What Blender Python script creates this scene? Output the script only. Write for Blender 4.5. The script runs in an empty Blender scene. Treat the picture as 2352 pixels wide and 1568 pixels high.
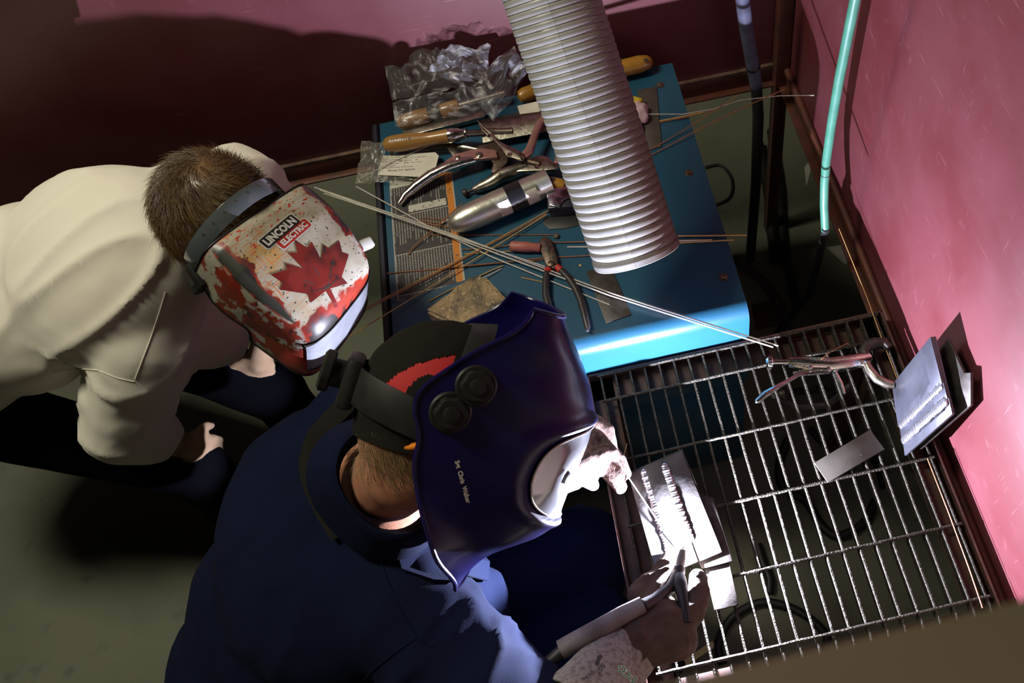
import bpy, bmesh, math, random
from mathutils import Vector, Matrix, Euler, noise
from mathutils.bvhtree import BVHTree
random.seed(7)
V = Vector
SC = bpy.context.scene
COL = SC.collection
# ------------------------------------------------------------------ camera, world, lights, exposure
ZG = 0.75                      # height of the steel grating above the floor (metres)
CAM = V((0.0598, -0.8222, 1.5866 + ZG))
EUL = Euler((0.5317, 0.0771, -0.2055), 'XYZ')
RC = EUL.to_matrix()
FPX, PPX, PPY = 2023.5, 1495.5, 713.6
cd = bpy.data.cameras.new('camera'); cam = bpy.data.objects.new('camera', cd); COL.objects.link(cam)
cam.location = CAM; cam.rotation_euler = EUL
cd.sensor_width = 36.0; cd.lens = FPX / 2352 * 36
cd.shift_x = -(PPX - 1176) / 2352; cd.shift_y = (PPY - 784) / 2352
cd.clip_start = 0.01
cd.dof.use_dof = True; cd.dof.focus_distance = 1.55; cd.dof.aperture_fstop = 9.0
SC.camera = cam
SC.view_settings.view_transform = 'Standard'; SC.view_settings.look = 'None'
SC.view_settings.gamma = 1.0; SC.view_settings.use_curve_mapping = False
SC.view_settings.exposure = 0.0
SC.cycles.use_denoising = True
SC.cycles.max_bounces = 6; SC.cycles.diffuse_bounces = 3; SC.cycles.glossy_bounces = 3
SC.cycles.transparent_max_bounces = 12; SC.cycles.sample_clamp_indirect = 4.0
w = bpy.data.worlds.new('world'); SC.world = w; w.use_nodes = True
w.node_tree.nodes['Background'].inputs[0].default_value = (0.9, 0.95, 0.75, 1)
w.node_tree.nodes['Background'].inputs[1].default_value = 0.004
ARC = V((0.086, -0.392, ZG + 0.0385))
def lamp(name, kind, loc, energy, color, **k):
    l = bpy.data.lights.new(name, kind); l.energy = energy; l.color = color
    o = bpy.data.objects.new(name, l); COL.objects.link(o); o.location = loc
    for a, b in k.items(): setattr(l, a, b)
    return o
lamp('arc_light', 'POINT', ARC, 115.0, (0.76, 0.78, 1.0), shadow_soft_size=0.0025)
o = lamp('hall_lamp', 'AREA', (-1.35, 0.66, 3.5), 58.0, (1.0, 0.95, 0.74), shape='RECTANGLE', size=0.5, size_y=0.9)
o.rotation_euler = V((1.15, -0.55, -2.7)).to_track_quat('-Z', 'Y').to_euler()

def ray(x, y): return RC @ V(((x - PPX) / FPX, -(y - PPY) / FPX, -1))
def at(x, y, z):
    d = ray(x, y); return CAM + d * ((z - CAM.z) / d.z)
def aty(x, y, Y):
    d = ray(x, y); return CAM + d * ((Y - CAM.y) / d.y)
def atx(x, y, X):
    d = ray(x, y); return CAM + d * ((X - CAM.x) / d.x)
def dp(x, y, dep): return CAM + ray(x, y) * dep
def lerp(a, b, t): return a + (b - a) * t

# ------------------------------------------------------------------ materials
MATS = {}
def mat(name, col, rough=0.5, metal=0.0, col2=None, scale=20, lo=0.4, hi=0.65, bump=0.0, bscale=None, coat=0.0,
        detail=4, stretch=None, spec=0.5, col3=None, scale3=60, lo3=0.6, hi3=0.7, aniso=None, sheen=0.0, rough2=None):
    m = bpy.data.materials.new(name); m.use_nodes = True; MATS[name] = m
    nt = m.node_tree; b = nt.nodes['Principled BSDF']
    b.inputs['Base Color'].default_value = (*col, 1); b.inputs['Roughness'].default_value = rough
    b.inputs['Metallic'].default_value = metal; b.inputs['Coat Weight'].default_value = coat
    b.inputs['Coat Roughness'].default_value = 0.08
    b.inputs['Specular IOR Level'].default_value = spec
    b.inputs['Sheen Weight'].default_value = sheen
    tc = nt.nodes.new('ShaderNodeTexCoord'); vec = tc.outputs['Object']
    if stretch:
        mp = nt.nodes.new('ShaderNodeMapping'); mp.inputs['Scale'].default_value = stretch
        nt.links.new(vec, mp.inputs[0]); vec = mp.outputs[0]
    out = None
    def nz(sc, lo, hi, dt=detail):
        n = nt.nodes.new('ShaderNodeTexNoise'); n.inputs['Scale'].default_value = sc; n.inputs['Detail'].default_value = dt
        nt.links.new(vec, n.inputs['Vector'])
        r = nt.nodes.new('ShaderNodeMapRange'); r.inputs[1].default_value = lo; r.inputs[2].default_value = hi
        nt.links.new(n.outputs['Fac'], r.inputs[0]); return r.outputs[0], n.outputs['Fac']
    if col2:
        f, raw = nz(scale, lo, hi)
        mx = nt.nodes.new('ShaderNodeMix'); mx.data_type = 'RGBA'
        mx.inputs[6].default_value = (*col, 1); mx.inputs[7].default_value = (*col2, 1)
        nt.links.new(f, mx.inputs[0]); out = mx.outputs[2]
        if rough2 is not None:
            rr = nt.nodes.new('ShaderNodeMapRange'); rr.inputs[3].default_value = rough; rr.inputs[4].default_value = rough2
            nt.links.new(f, rr.inputs[0]); nt.links.new(rr.outputs[0], b.inputs['Roughness'])
    if col3:
        f3, _ = nz(scale3, lo3, hi3)
        mx3 = nt.nodes.new('ShaderNodeMix'); mx3.data_type = 'RGBA'
        if out: nt.links.new(out, mx3.inputs[6])
        else: mx3.inputs[6].default_value = (*col, 1)
        mx3.inputs[7].default_value = (*col3, 1); nt.links.new(f3, mx3.inputs[0]); out = mx3.outputs[2]
    if out: nt.links.new(out, b.inputs['Base Color'])
    if bump:
        _, rw = nz(bscale or scale, 0, 1, 3)
        bp = nt.nodes.new('ShaderNodeBump'); bp.inputs['Strength'].default_value = bump; bp.inputs['Distance'].default_value = 0.01
        nt.links.new(rw, bp.inputs['Height']); nt.links.new(bp.outputs[0], b.inputs['Normal'])
    m['out'] = 0
    return m

mat('floor', (0.165, 0.165, 0.115), 0.75, 0, (0.12, 0.125, 0.09), 3.5, 0.35, 0.7, 0.05, 40, col3=(0.09, 0.09, 0.07), scale3=14, lo3=0.62, hi3=0.8)
mat('wall_red', (0.135, 0.034, 0.041), 0.42, 0, (0.115, 0.022, 0.026), 6, 0.42, 0.62, 0.03, 9, col3=(0.165, 0.054, 0.062), scale3=30, lo3=0.66, hi3=0.8, spec=0.7)
mat('wall_trim', (0.14, 0.045, 0.03), 0.5, 0.2, (0.07, 0.04, 0.03), 25, 0.4, 0.7, 0.05, 60)
mat('trim_bare', (0.2, 0.13, 0.09), 0.5, 0.3, (0.09, 0.05, 0.04), 30, 0.4, 0.7)
mat('partition', (0.16, 0.11, 0.08), 0.6, 0, (0.12, 0.10, 0.06), 8)
mat('frame_rust', (0.085, 0.036, 0.024), 0.7, 0.1, (0.045, 0.025, 0.02), 40, 0.35, 0.65, 0.1, 90)
mat('grate_steel', (0.046, 0.042, 0.031), 0.55, 0.25, (0.024, 0.020, 0.014), 140, 0.4, 0.6, 0.5, 260, col3=(0.17, 0.15, 0.105), scale3=330, lo3=0.62, hi3=0.7, spec=0.3)
mat('machine_blue', (0.012, 0.072, 0.125), 0.33, 0, (0.010, 0.058, 0.105), 5, 0.4, 0.7, 0.015, 160, col3=(0.12, 0.15, 0.12), scale3=34, lo3=0.715, hi3=0.75)
mat('black_trim', (0.02, 0.018, 0.03), 0.35, 0.0)
mat('bolt_steel', (0.26, 0.24, 0.2), 0.35, 0.9, (0.12, 0.08, 0.05), 200)
mat('label_black', (0.03, 0.026, 0.026), 0.45)
mat('chrome', (0.62, 0.60, 0.56), 0.16, 1.0, (0.45, 0.42, 0.37), 90, 0.45, 0.7, 0.05, 200)
mat('tool_steel', (0.36, 0.33, 0.28), 0.32, 1.0, (0.22, 0.19, 0.15), 70, 0.4, 0.65, 0.05, 160)
mat('dark_steel', (0.07, 0.062, 0.055), 0.5, 0.6, (0.04, 0.034, 0.03), 60)
mat('plier_steel', (0.16, 0.12, 0.095), 0.42, 0.8, (0.09, 0.06, 0.045), 120)
mat('pink_paint', (0.45, 0.24, 0.22), 0.3, 0.6, (0.36, 0.2, 0.17), 60)
mat('copper_rod', (0.50, 0.22, 0.10), 0.35, 0.5, (0.36, 0.15, 0.07), 90)
mat('gold_rod', (0.66, 0.44, 0.17), 0.32, 0.4, (0.55, 0.36, 0.14), 90)
mat('steel_rod', (0.72, 0.70, 0.62), 0.32, 0.35, (0.6, 0.57, 0.5), 90)
mat('wood', (0.32, 0.165, 0.045), 0.33, 0, (0.26, 0.125, 0.032), 8, 0.35, 0.7, stretch=(1, 8, 8), coat=0.4)
mat('wood_yellow', (0.36, 0.185, 0.02), 0.38, 0, (0.30, 0.145, 0.015), 18, coat=0.3)
mat('ink', (0.03, 0.025, 0.02), 0.6)
mat('paper', (0.60, 0.57, 0.50), 0.7, 0, (0.54, 0.51, 0.44), 30)
mat('tape', (0.012, 0.012, 0.014), 0.22, 0, bump=0.06, bscale=60)
mat('aluminium', (0.60, 0.59, 0.53), 0.34, 0.9, (0.5, 0.49, 0.44), 40, 0.4, 0.7, 0.04, 120)
mat('mill_plate', (0.055, 0.051, 0.045), 0.5, 0.4, (0.036, 0.030, 0.024), 45, 0.45, 0.62, 0.05, 120)
mat('grey_plate', (0.075, 0.067, 0.055), 0.55, 0.3, (0.055, 0.048, 0.04), 30)
mat('blue_plate', (0.13, 0.135, 0.17), 0.38, 0.75, (0.085, 0.085, 0.105), 16, 0.4, 0.65, 0.02, 60)
mat('coupon', (0.105, 0.100, 0.096), 0.42, 0.4, (0.078, 0.070, 0.066), 26, 0.4, 0.65, 0.03, 120)
mat('weld_bead', (0.55, 0.54, 0.56), 0.25, 0.9, (0.4, 0.38, 0.42), 150)
mat('brick_block', (0.30, 0.22, 0.11), 0.95, 0, (0.085, 0.075, 0.055), 17, 0.44, 0.6, 0.9, 120, col3=(0.38, 0.30, 0.17), scale3=110, lo3=0.58, hi3=0.66)
mat('grip_black', (0.022, 0.02, 0.022), 0.42, 0, bump=0.05, bscale=150)
mat('grip_red', (0.42, 0.03, 0.025), 0.4)
mat('ceramic_pink', (0.36, 0.11, 0.09), 0.5, 0, (0.30, 0.09, 0.07), 60)
mat('duct', (0.33, 0.33, 0.32), 0.42, 0, (0.27, 0.265, 0.25), 14, 0.45, 0.75, 0.02, 90)
mat('duct_dirt', (0.33, 0.27, 0.20), 0.55, 0, (0.22, 0.17, 0.12), 20)
mat('hose_green', (0.045, 0.18, 0.12), 0.42, 0, (0.06, 0.21, 0.145), 30)
mat('hose_blue', (0.11, 0.115, 0.17), 0.4, 0, (0.07, 0.07, 0.105), 30)
mat('rubber', (0.016, 0.015, 0.015), 0.5)
mat('cable_grey', (0.06, 0.058, 0.05), 0.55)
mat('white_shirt', (0.74, 0.70, 0.60), 0.9, 0, (0.70, 0.66, 0.56), 5, 0.4, 0.7, 0.05, 700, sheen=0.2)
mat('navy_cloth', (0.0046, 0.0078, 0.0255), 0.95, 0, (0.0038, 0.0066, 0.0215), 9, 0.4, 0.7, 0.12, 600, spec=0.1)
mat('black_cloth', (0.003, 0.003, 0.005), 0.95, 0, bump=0.05, bscale=300, spec=0.05)
mat('dark_cloth', (0.012, 0.013, 0.02), 0.95)
mat('skin', (0.42, 0.19, 0.11), 0.55, 0, (0.36, 0.145, 0.085), 28, 0.4, 0.65, 0.05, 240)
mat('skin_pale', (0.42, 0.28, 0.17), 0.55, 0, (0.36, 0.24, 0.14), 28)
mat('hair_brown', (0.15, 0.085, 0.034), 0.38, 0, (0.09, 0.05, 0.02), 30)
mat('hair_sand', (0.30, 0.20, 0.10), 0.5, 0, (0.22, 0.13, 0.06), 60)
mat('cap_black', (0.012, 0.0115, 0.009), 0.95, 0, bump=0.08, bscale=400, spec=0.1)
mat('cap_red', (0.42, 0.012, 0.014), 0.8)
mat('plastic_black', (0.010, 0.010, 0.009), 0.5, 0, (0.016, 0.016, 0.014), 50, spec=0.3)
mat('plastic_smoke', (0.07, 0.08, 0.085), 0.14, 0, coat=0.5)
mat('helmet_navy', (0.005, 0.0045, 0.060), 0.30, 0.0, (0.007, 0.004, 0.052), 3, coat=0.08, spec=0.22)
mat('helmet_inside', (0.008, 0.008, 0.012), 0.6)
mat('lens_cover', (0.30, 0.32, 0.35), 0.16, 0.35, (0.36, 0.38, 0.42), 30, coat=0.6)
mat('lens_dark', (0.02, 0.02, 0.05), 0.1, 0.0, coat=1.0)
mat('print_white', (0.55, 0.55, 0.5), 0.5)
mat('logo_white', (0.46, 0.45, 0.40), 0.35, coat=0.2)
mat('logo_black', (0.02, 0.018, 0.016), 0.3, coat=0.4)
mat('logo_red', (0.30, 0.022, 0.015), 0.3, coat=0.4)
mat('leaf_red', (0.15, 0.013, 0.010), 0.34, 0, (0.07, 0.007, 0.006), 26, 0.42, 0.62, coat=0.4, col3=(0.02, 0.01, 0.01), scale3=55, lo3=0.62, hi3=0.68)
mat('glove_brown', (0.075, 0.045, 0.028), 0.9, 0, (0.05, 0.03, 0.019), 40, 0.4, 0.65, 0.1, 240)
mat('glove_pale', (0.115, 0.070, 0.056), 0.9, 0, (0.045, 0.027, 0.022), 90, 0.42, 0.6, 0.12, 300)
mat('glove_suede', (0.25, 0.235, 0.205), 0.95, 0, (0.15, 0.13, 0.105), 150, 0.45, 0.65, 0.2, 400)
mat('print_green', (0.02, 0.23, 0.08), 0.6)
mat('sheath', (0.18, 0.165, 0.15), 0.6, 0, (0.11, 0.10, 0.085), 30, bump=0.05, bscale=200)
mat('orange_plug', (0.80, 0.22, 0.01), 0.6)
mat('rag_yellow', (0.55, 0.42, 0.03), 0.85)
mat('rag_pink', (0.42, 0.30, 0.33), 0.85)
mat('stick', (0.85, 0.74, 0.36), 0.7)
mat('mirror_blue', (0.55, 0.55, 0.62), 0.15, 1.0, (0.42, 0.42, 0.5), 90)

def film(name, fac, tint=(0.9, 0.9, 0.95), rough=0.14, bscale=22):
    m = bpy.data.materials.new(name); m.use_nodes = True; MATS[name] = m
    nt = m.node_tree; nt.nodes.clear()
    o = nt.nodes.new('ShaderNodeOutputMaterial'); mx = nt.nodes.new('ShaderNodeMixShader')
    tr = nt.nodes.new('ShaderNodeBsdfTransparent'); tr.inputs[0].default_value = (0.93, 0.93, 0.93, 1)
    pb = nt.nodes.new('ShaderNodeBsdfPrincipled'); pb.inputs['Base Color'].default_value = (*tint, 1)
    pb.inputs['Roughness'].default_value = rough; pb.inputs['Specular IOR Level'].default_value = 1.0
    tc = nt.nodes.new('ShaderNodeTexCoord'); n = nt.nodes.new('ShaderNodeTexNoise')
    n.inputs['Scale'].default_value = bscale; n.inputs['Detail'].default_value = 3; n.inputs['Distortion'].default_value = 1.2
    bp = nt.nodes.new('ShaderNodeBump'); bp.inputs['Strength'].default_value = 0.45; bp.inputs['Distance'].default_value = 0.02
    nt.links.new(tc.outputs['Object'], n.inputs['Vector']); nt.links.new(n.outputs['Fac'], bp.inputs['Height'])
    nt.links.new(bp.outputs[0], pb.inputs['Normal'])
    cr = nt.nodes.new('ShaderNodeTexNoise'); cr.inputs['Scale'].default_value = bscale * .8; cr.inputs['Detail'].default_value = 4; cr.inputs['Distortion'].default_value = 2.5
    nt.links.new(tc.outputs['Object'], cr.inputs['Vector'])
    mr = nt.nodes.new('ShaderNodeMapRange'); mr.inputs[1].default_value = .52; mr.inputs[2].default_value = .72; mr.inputs[3].default_value = fac * .6; mr.inputs[4].default_value = fac + .45
    nt.links.new(cr.outputs['Fac'], mr.inputs[0]); nt.links.new(mr.outputs[0], mx.inputs[0])
    nt.links.new(tr.outputs[0], mx.inputs[1]); nt.links.new(pb.outputs[0], mx.inputs[2]); nt.links.new(mx.outputs[0], o.inputs[0])
    return m
film('bag_film', 0.13, (0.75, 0.74, 0.78)); film('bag_small', 0.30, (0.6, 0.58, 0.5))

def emit(name, col, strength):
    m = bpy.data.materials.new(name); m.use_nodes = True; MATS[name] = m
    b = m.node_tree.nodes['Principled BSDF']
    b.inputs['Base Color'].default_value = (0, 0, 0, 1)
    b.inputs['Emission Color'].default_value = (*col, 1); b.inputs['Emission Strength'].default_value = strength
    return m
emit('arc_glow', (0.86, 0.84, 1.0), 300.0)

# a small node kit for printed / painted patterns
class NK:
    def __init__(s, m):
        s.nt = m.node_tree; s.b = s.nt.nodes['Principled BSDF']
        tc = s.nt.nodes.new('ShaderNodeTexCoord'); s.co = tc.outputs['Object']
        sp = s.nt.nodes.new('ShaderNodeSeparateXYZ'); s.nt.links.new(s.co, sp.inputs[0]); s.x, s.y, s.z = sp.outputs
    def put(s, sock, v):
        if isinstance(v, (int, float)): sock.default_value = v
        elif isinstance(v, tuple): sock.default_value = (*v, 1) if len(v) == 3 else v
        else: s.nt.links.new(v, sock)
    def m(s, op, a, b=0.0, c=0.0):
        n = s.nt.nodes.new('ShaderNodeMath'); n.operation = op
        s.put(n.inputs[0], a); s.put(n.inputs[1], b); s.put(n.inputs[2], c); return n.outputs[0]
    def noise(s, scale, st=(1, 1, 1), detail=4, rot=(0, 0, 0), off=(0, 0, 0)):
        mp = s.nt.nodes.new('ShaderNodeMapping'); mp.inputs['Scale'].default_value = st
        mp.inputs['Rotation'].default_value = rot; mp.inputs['Location'].default_value = off
        s.nt.links.new(s.co, mp.inputs[0])
        n = s.nt.nodes.new('ShaderNodeTexNoise'); n.inputs['Scale'].default_value = scale; n.inputs['Detail'].default_value = detail
        s.nt.links.new(mp.outputs[0], n.inputs['Vector']); return n.outputs['Fac']
    def ramp(s, v, lo, hi):
        r = s.nt.nodes.new('ShaderNodeMapRange'); s.put(r.inputs[0], v); r.inputs[1].default_value = lo; r.inputs[2].default_value = hi
        return r.outputs[0]
    def mix(s, f, a, b):
        n = s.nt.nodes.new('ShaderNodeMix'); n.data_type = 'RGBA'
        s.put(n.inputs[0], f); s.put(n.inputs[6], a); s.put(n.inputs[7], b); return n.outputs[2]

# red wall with scratches and rubbed paint
for nm in ('wall_red',):
    k = NK(MATS[nm])
    base = k.b.inputs['Base Color'].links[0].from_socket
    s1 = k.ramp(k.noise(11, (1, 1, 30), 2, (0.5, 0.4, 0.3)), 0.70, 0.735)
    s2 = k.ramp(k.noise(14, (26, 26, 1), 2, (0.2, 0.9, 0.1)), 0.71, 0.745)
    s3 = k.ramp(k.noise(120, (1, 1, 1), 3), 0.73, 0.78)
    f = k.m('MULTIPLY', k.m('MAXIMUM', k.m('MAXIMUM', s1, s2), s3), 0.55)
    k.nt.links.new(k.mix(f, base, (0.27, 0.12, 0.12)), k.b.inputs['Base Color'])

# ------------------------------------------------------------------ mesh builder
TM = {}
def R3(ax, ay=None):
    """orthonormal frame: x along ax, z near ay"""
    x = ax.normalized(); z = (ay if ay is not None else V((0, 0, 1))); z = (z - x * z.dot(x)).normalized(); y = z.cross(x)
    return Matrix((x, y, z)).transposed()
def MX(o, rot=None):
    m = (rot or Matrix.Identity(3)).to_4x4(); m.translation = o; return m
class MB:
    def __init__(s): s.v = []; s.f = []
    def add(s, vs, fs):
        k = len(s.v); s.v += [V(p) for p in vs]; s.f += [tuple(i + k for i in q) for q in fs]; return s
    def box(s, c, size, rot=None):
        c = V(c); rot = rot or Matrix.Identity(3); x, y, z = [t / 2 for t in size]
        s.add([c + rot @ V((i * x, j * y, k * z)) for i in (-1, 1) for j in (-1, 1) for k in (-1, 1)],
              [(0, 1, 3, 2), (4, 6, 7, 5), (0, 4, 5, 1), (2, 3, 7, 6), (0, 2, 6, 4), (1, 5, 7, 3)]); return s
    def prism(s, pts, off):
        n = len(pts); off = V(off)
        nrm = V((0, 0, 0))
        for i in range(n): nrm += V(pts[i]).cross(V(pts[(i + 1) % n]))
        if nrm.dot(off) < 0: pts = pts[::-1]
        s.add([V(p) for p in pts] + [V(p) + off for p in pts],
              [tuple(range(n))[::-1], tuple(range(n, 2 * n))] + [(i, (i + 1) % n, n + (i + 1) % n, n + i) for i in range(n)]); return s
    def tube(s, pts, rad, n=8, cap=True, flat=None):
        pts = [V(p) for p in pts]; N = len(pts)
        if not isinstance(rad, (list, tuple)): rad = [rad] * N
        t = [(pts[min(i + 1, N - 1)] - pts[max(i - 1, 0)]).normalized() for i in range(N)]
        u = t[0].orthogonal().normalized() if flat is None else (flat - t[0] * flat.dot(t[0])).normalized()
        vs = []
        for i in range(N):
            u = (u - t[i] * u.dot(t[i])).normalized(); w_ = t[i].cross(u)
            for j in range(n):
                a = 2 * math.pi * j / n; r = rad[i]
                ru, rw = (r if not isinstance(r, tuple) else r[0]), (r if not isinstance(r, tuple) else r[1])
                vs.append(pts[i] + u * (math.cos(a) * ru) + w_ * (math.sin(a) * rw))
        fs = [(i * n + j, i * n + (j + 1) % n, (i + 1) * n + (j + 1) % n, (i + 1) * n + j) for i in range(N - 1) for j in range(n)]
        if cap: fs += [tuple(range(n))[::-1], tuple(range((N - 1) * n, N * n))]
        s.add(vs, fs); return s
    def lathe(s, prof, M=None, n=16, cap=True):
        """profile of (x, r) turned about local X"""
        M = M or Matrix.Identity(4); vs = []
        for x, r in prof:
            for j in range(n):
                a = 2 * math.pi * j / n; vs.append(M @ V((x, r * math.cos(a), r * math.sin(a))))
        N = len(prof)
        fs = [(i * n + j, (i + 1) * n + j, (i + 1) * n + (j + 1) % n, i * n + (j + 1) % n) for i in range(N - 1) for j in range(n)]
        if cap: fs += [tuple(range(n)), tuple(range((N - 1) * n, N * n))[::-1]]
        s.add(vs, fs); return s
    def ell(s, c, r, rot=None, n=16, m=10):
        c = V(c); rot = rot or Matrix.Identity(3)
        if not isinstance(r, (tuple, list)): r = (r, r, r)
        vs = [c + rot @ V((0, 0, -r[2]))]
        for i in range(1, m):
            th = math.pi * i / m - math.pi / 2
            for j in range(n):
                a = 2 * math.pi * j / n
                vs.append(c + rot @ V((r[0] * math.cos(th) * math.cos(a), r[1] * math.cos(th) * math.sin(a), r[2] * math.sin(th))))
        vs.append(c + rot @ V((0, 0, r[2]))); L = len(vs) - 1
        fs = [(0, 1 + (j + 1) % n, 1 + j) for j in range(n)]
        for i in range(m - 2):
            for j in range(n):
                a, b = 1 + i * n + j, 1 + i * n + (j + 1) % n; fs.append((a, b, b + n, a + n))
        fs += [(L, L - n + j, L - n + (j + 1) % n) for j in range(n)]
        s.add(vs, fs); return s
    def cap(s, a, b, ra, rb, n=14):
        a = V(a); b = V(b); pts = []; rad = []; d = (b - a).normalized(); L = (b - a).length
        prof = []
        for i in range(6):
            t = math.pi / 2 * (1 - i / 5.0); prof.append((-ra * math.sin(t), max(ra * math.cos(t), 1e-4)))
        for i in range(6):
            t = math.pi / 2 * (i / 5.0); prof.append((L + rb * math.sin(t), max(rb * math.cos(t), 1e-4)))
        s.lathe(prof, MX(a, R3(d, d.orthogonal())), n); return s
    def bead(s, a, b, r, n, up, squash=0.45, jit=0.15):
        a = V(a); b = V(b); rot = R3(b - a, up)
        for i in range(n):
            p = lerp(a, b, (i + 0.5) / n); k = 1 + random.uniform(-jit, jit)
            s.ell(p, (r * 0.9 * k, r * k, r * squash * k), rot, 8, 5)
        return s
    def grid(s, fn, nu, nv, closed=False):
        vs = [fn(i / nu, j / nv) for i in range(nu + 1) for j in range(nv + 1)]
        s.add(vs, [(i * (nv + 1) + j, (i + 1) * (nv + 1) + j, (i + 1) * (nv + 1) + j + 1, i * (nv + 1) + j + 1) for i in range(nu) for j in range(nv)]); return s
    def bvh(s): return BVHTree.FromPolygons([tuple(p) for p in s.v], s.f)
    def mesh(s, name, M=None):
        me = bpy.data.meshes.new(name)
        vs = s.v if M is None else [M @ p for p in s.v]
        me.from_pydata([tuple(p) for p in vs], [], s.f); me.update(); return me
    def build(s, name, m, parent=None, world=False, smooth=True, ang=38, bevel=0, solid=0, label=None, kind=None, loc=None):
        M = None; root = parent
        if parent is not None:
            while root.parent is not None: root = root.parent
        if world and root is not None: M = TM[root.name].inverted()
        me = s.mesh(name, M)
        if bevel or True:
            bm = bmesh.new(); bm.from_mesh(me)
            bmesh.ops.recalc_face_normals(bm, faces=bm.faces[:])
            if bevel:
                es = [e for e in bm.edges if len(e.link_faces) == 2 and e.calc_face_angle(0) > 0.6]
                bmesh.ops.bevel(bm, geom=es, offset=bevel, segments=2, affect='EDGES', profile=0.5)
            if solid:
                bmesh.ops.solidify(bm, geom=bm.faces[:], thickness=solid)
            bm.to_mesh(me); bm.free()
        fin(me, smooth, ang)
        me.materials.append(MATS[m] if isinstance(m, str) else m)
        o = bpy.data.objects.new(name, me); COL.objects.link(o)
        if parent is not None: o.parent = parent
        if label: o['label'] = label
        if kind: o['kind'] = kind
        return o
class MBK(MB):
    K = 1.0
    def ell(s, c, r, rot=None, n=16, m=10):
        if not isinstance(r, (tuple, list)): r = (r, r, r)
        return MB.ell(s, c, tuple(q * s.K for q in r), rot, n, m)
    def cap(s, a, b, ra, rb, n=14): return MB.cap(s, a, b, ra * s.K, rb * s.K, n)
def fin(me, smooth=True, ang=38):
    me.polygons.foreach_set('use_smooth', [smooth] * len(me.polygons))
    if smooth: me.set_sharp_from_angle(angle=math.radians(ang))
    me.update()
def thing(name, label, cat, M=None, group=None):
    o = bpy.data.objects.new(name, None); COL.objects.link(o); M = M or Matrix.Identity(4)
    if isinstance(M, Vector): M = MX(M)
    o.matrix_world = M; TM[o.name] = M; o.empty_display_size = 0.02
    o['label'] = label; o['category'] = cat
    if group: o['group'] = group
    return o
def solo(name, mb, m, label, cat, group=None, kind=None, **k):
    lo = V([min(p[i] for p in mb.v) for i in range(3)]); hi = V([max(p[i] for p in mb.v) for i in range(3)])
    c = V(((lo.x + hi.x) / 2, (lo.y + hi.y) / 2, lo.z)); mb.v = [p - c for p in mb.v]
    o = mb.build(name, m, **k); o.location = c
    if cat: o['label'] = label; o['category'] = cat
    if group: o['group'] = group
    if kind: o['kind'] = kind
    return o
def struct(name, mb, m, label=None, **k):
    o = mb.build(name, m, **k); o['kind'] = 'structure'
    if label: o['label'] = label
    return o
def text(s, size, ofs=0.0, align='CENTER', res=2):
    cu = bpy.data.curves.new('t', 'FONT'); cu.body = s; cu.size = size; cu.align_x = align; cu.align_y = 'CENTER'
    cu.resolution_u = res; cu.offset = ofs
    o = bpy.data.objects.new('t', cu); COL.objects.link(o)
    dg = bpy.context.evaluated_depsgraph_get(); dg.update(); e = o.evaluated_get(dg); me = e.to_mesh()
    vs = [v.co.copy() for v in me.vertices]; fs = [tuple(p.vertices) for p in me.polygons]
    e.to_mesh_clear(); bpy.data.objects.remove(o); bpy.data.curves.remove(cu); return vs, fs
def decal(vs, fs, O, ax, ay, n, bvh, eps=0.0007, far=0.1):
    out = []
    for p in vs:
        q = O + ax * p.x + ay * p.y; h = bvh.ray_cast(q + n * far, -n, far * 2)
        out.append((h[0] if h[0] is not None else q) + n * eps)
    return MB().add(out, fs)
def poly_fan(pts, div=1):
    """planar polygon tessellated with edge subdivision, for projecting"""
    bm = bmesh.new(); vs = [bm.verts.new((p[0], p[1], 0)) for p in pts]; f = bm.faces.new(vs)
    bmesh.ops.triangulate(bm, faces=[f])
    for _ in range(div): bmesh.ops.subdivide_edges(bm, edges=bm.edges[:], cuts=1, use_grid_fill=True)
    bm.verts.index_update()
    r = [v.co.copy() for v in bm.verts], [tuple(v.index for v in f.verts) for f in bm.faces]; bm.free(); return r
def plate(px, z0, th):
    return MB().prism([at(x, y, z0 + th) - V((0, 0, th)) for x, y in px], V((0, 0, th)))
def blob(mb, voxel, smooth=8):
    """fuse overlapping closed pieces into one continuous surface"""
    me = mb.mesh('b'); o = bpy.data.objects.new('b', me); COL.objects.link(o)
    r = o.modifiers.new('r', 'REMESH'); r.mode = 'VOXEL'; r.voxel_size = voxel
    if smooth:
        s = o.modifiers.new('s', 'SMOOTH'); s.iterations = smooth; s.factor = 0.5
    dg = bpy.context.evaluated_depsgraph_get(); dg.update(); e = o.evaluated_get(dg); m2 = e.to_mesh()
    out = MB(); out.v = [v.co.copy() for v in m2.vertices]; out.f = [tuple(p.vertices) for p in m2.polygons]
    out.n = [v.normal.copy() for v in m2.vertices]
    e.to_mesh_clear(); bpy.data.objects.remove(o); bpy.data.meshes.remove(me); return out
def wrinkle(mb, fn):
    mb.v = [p + n * fn(p, n) for p, n in zip(mb.v, mb.n)]; return mb
def crease(p, d, sc, seed=0.0):
    """ridged folds running along d"""
    a = p.dot(d); q = (p - d * (a * 0.78)) * sc + V((seed, seed * 1.7, -seed))
    return noise.noise(q) * 0.7 + noise.noise(q * 2.1) * 0.3

def fold(p, d, sc, seed=0.0):
    """sharp-crested cloth folds running along d"""
    a = p.dot(d); q = (p - d * (a * 0.80)) * sc + V((seed, seed * 1.7, -seed)); q += V((noise.noise(q * .6), noise.noise(q * .6 + V((4, 0, 0))), 0)) * .5
    r = 1 - 2 * abs(noise.noise(q)); m = .5 + .5 * noise.noise(p * 5 + V((seed, 0, 0)))
    return (max(r, -.2) ** 3 if r > 0 else r * .2) * (.35 + m)
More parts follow.
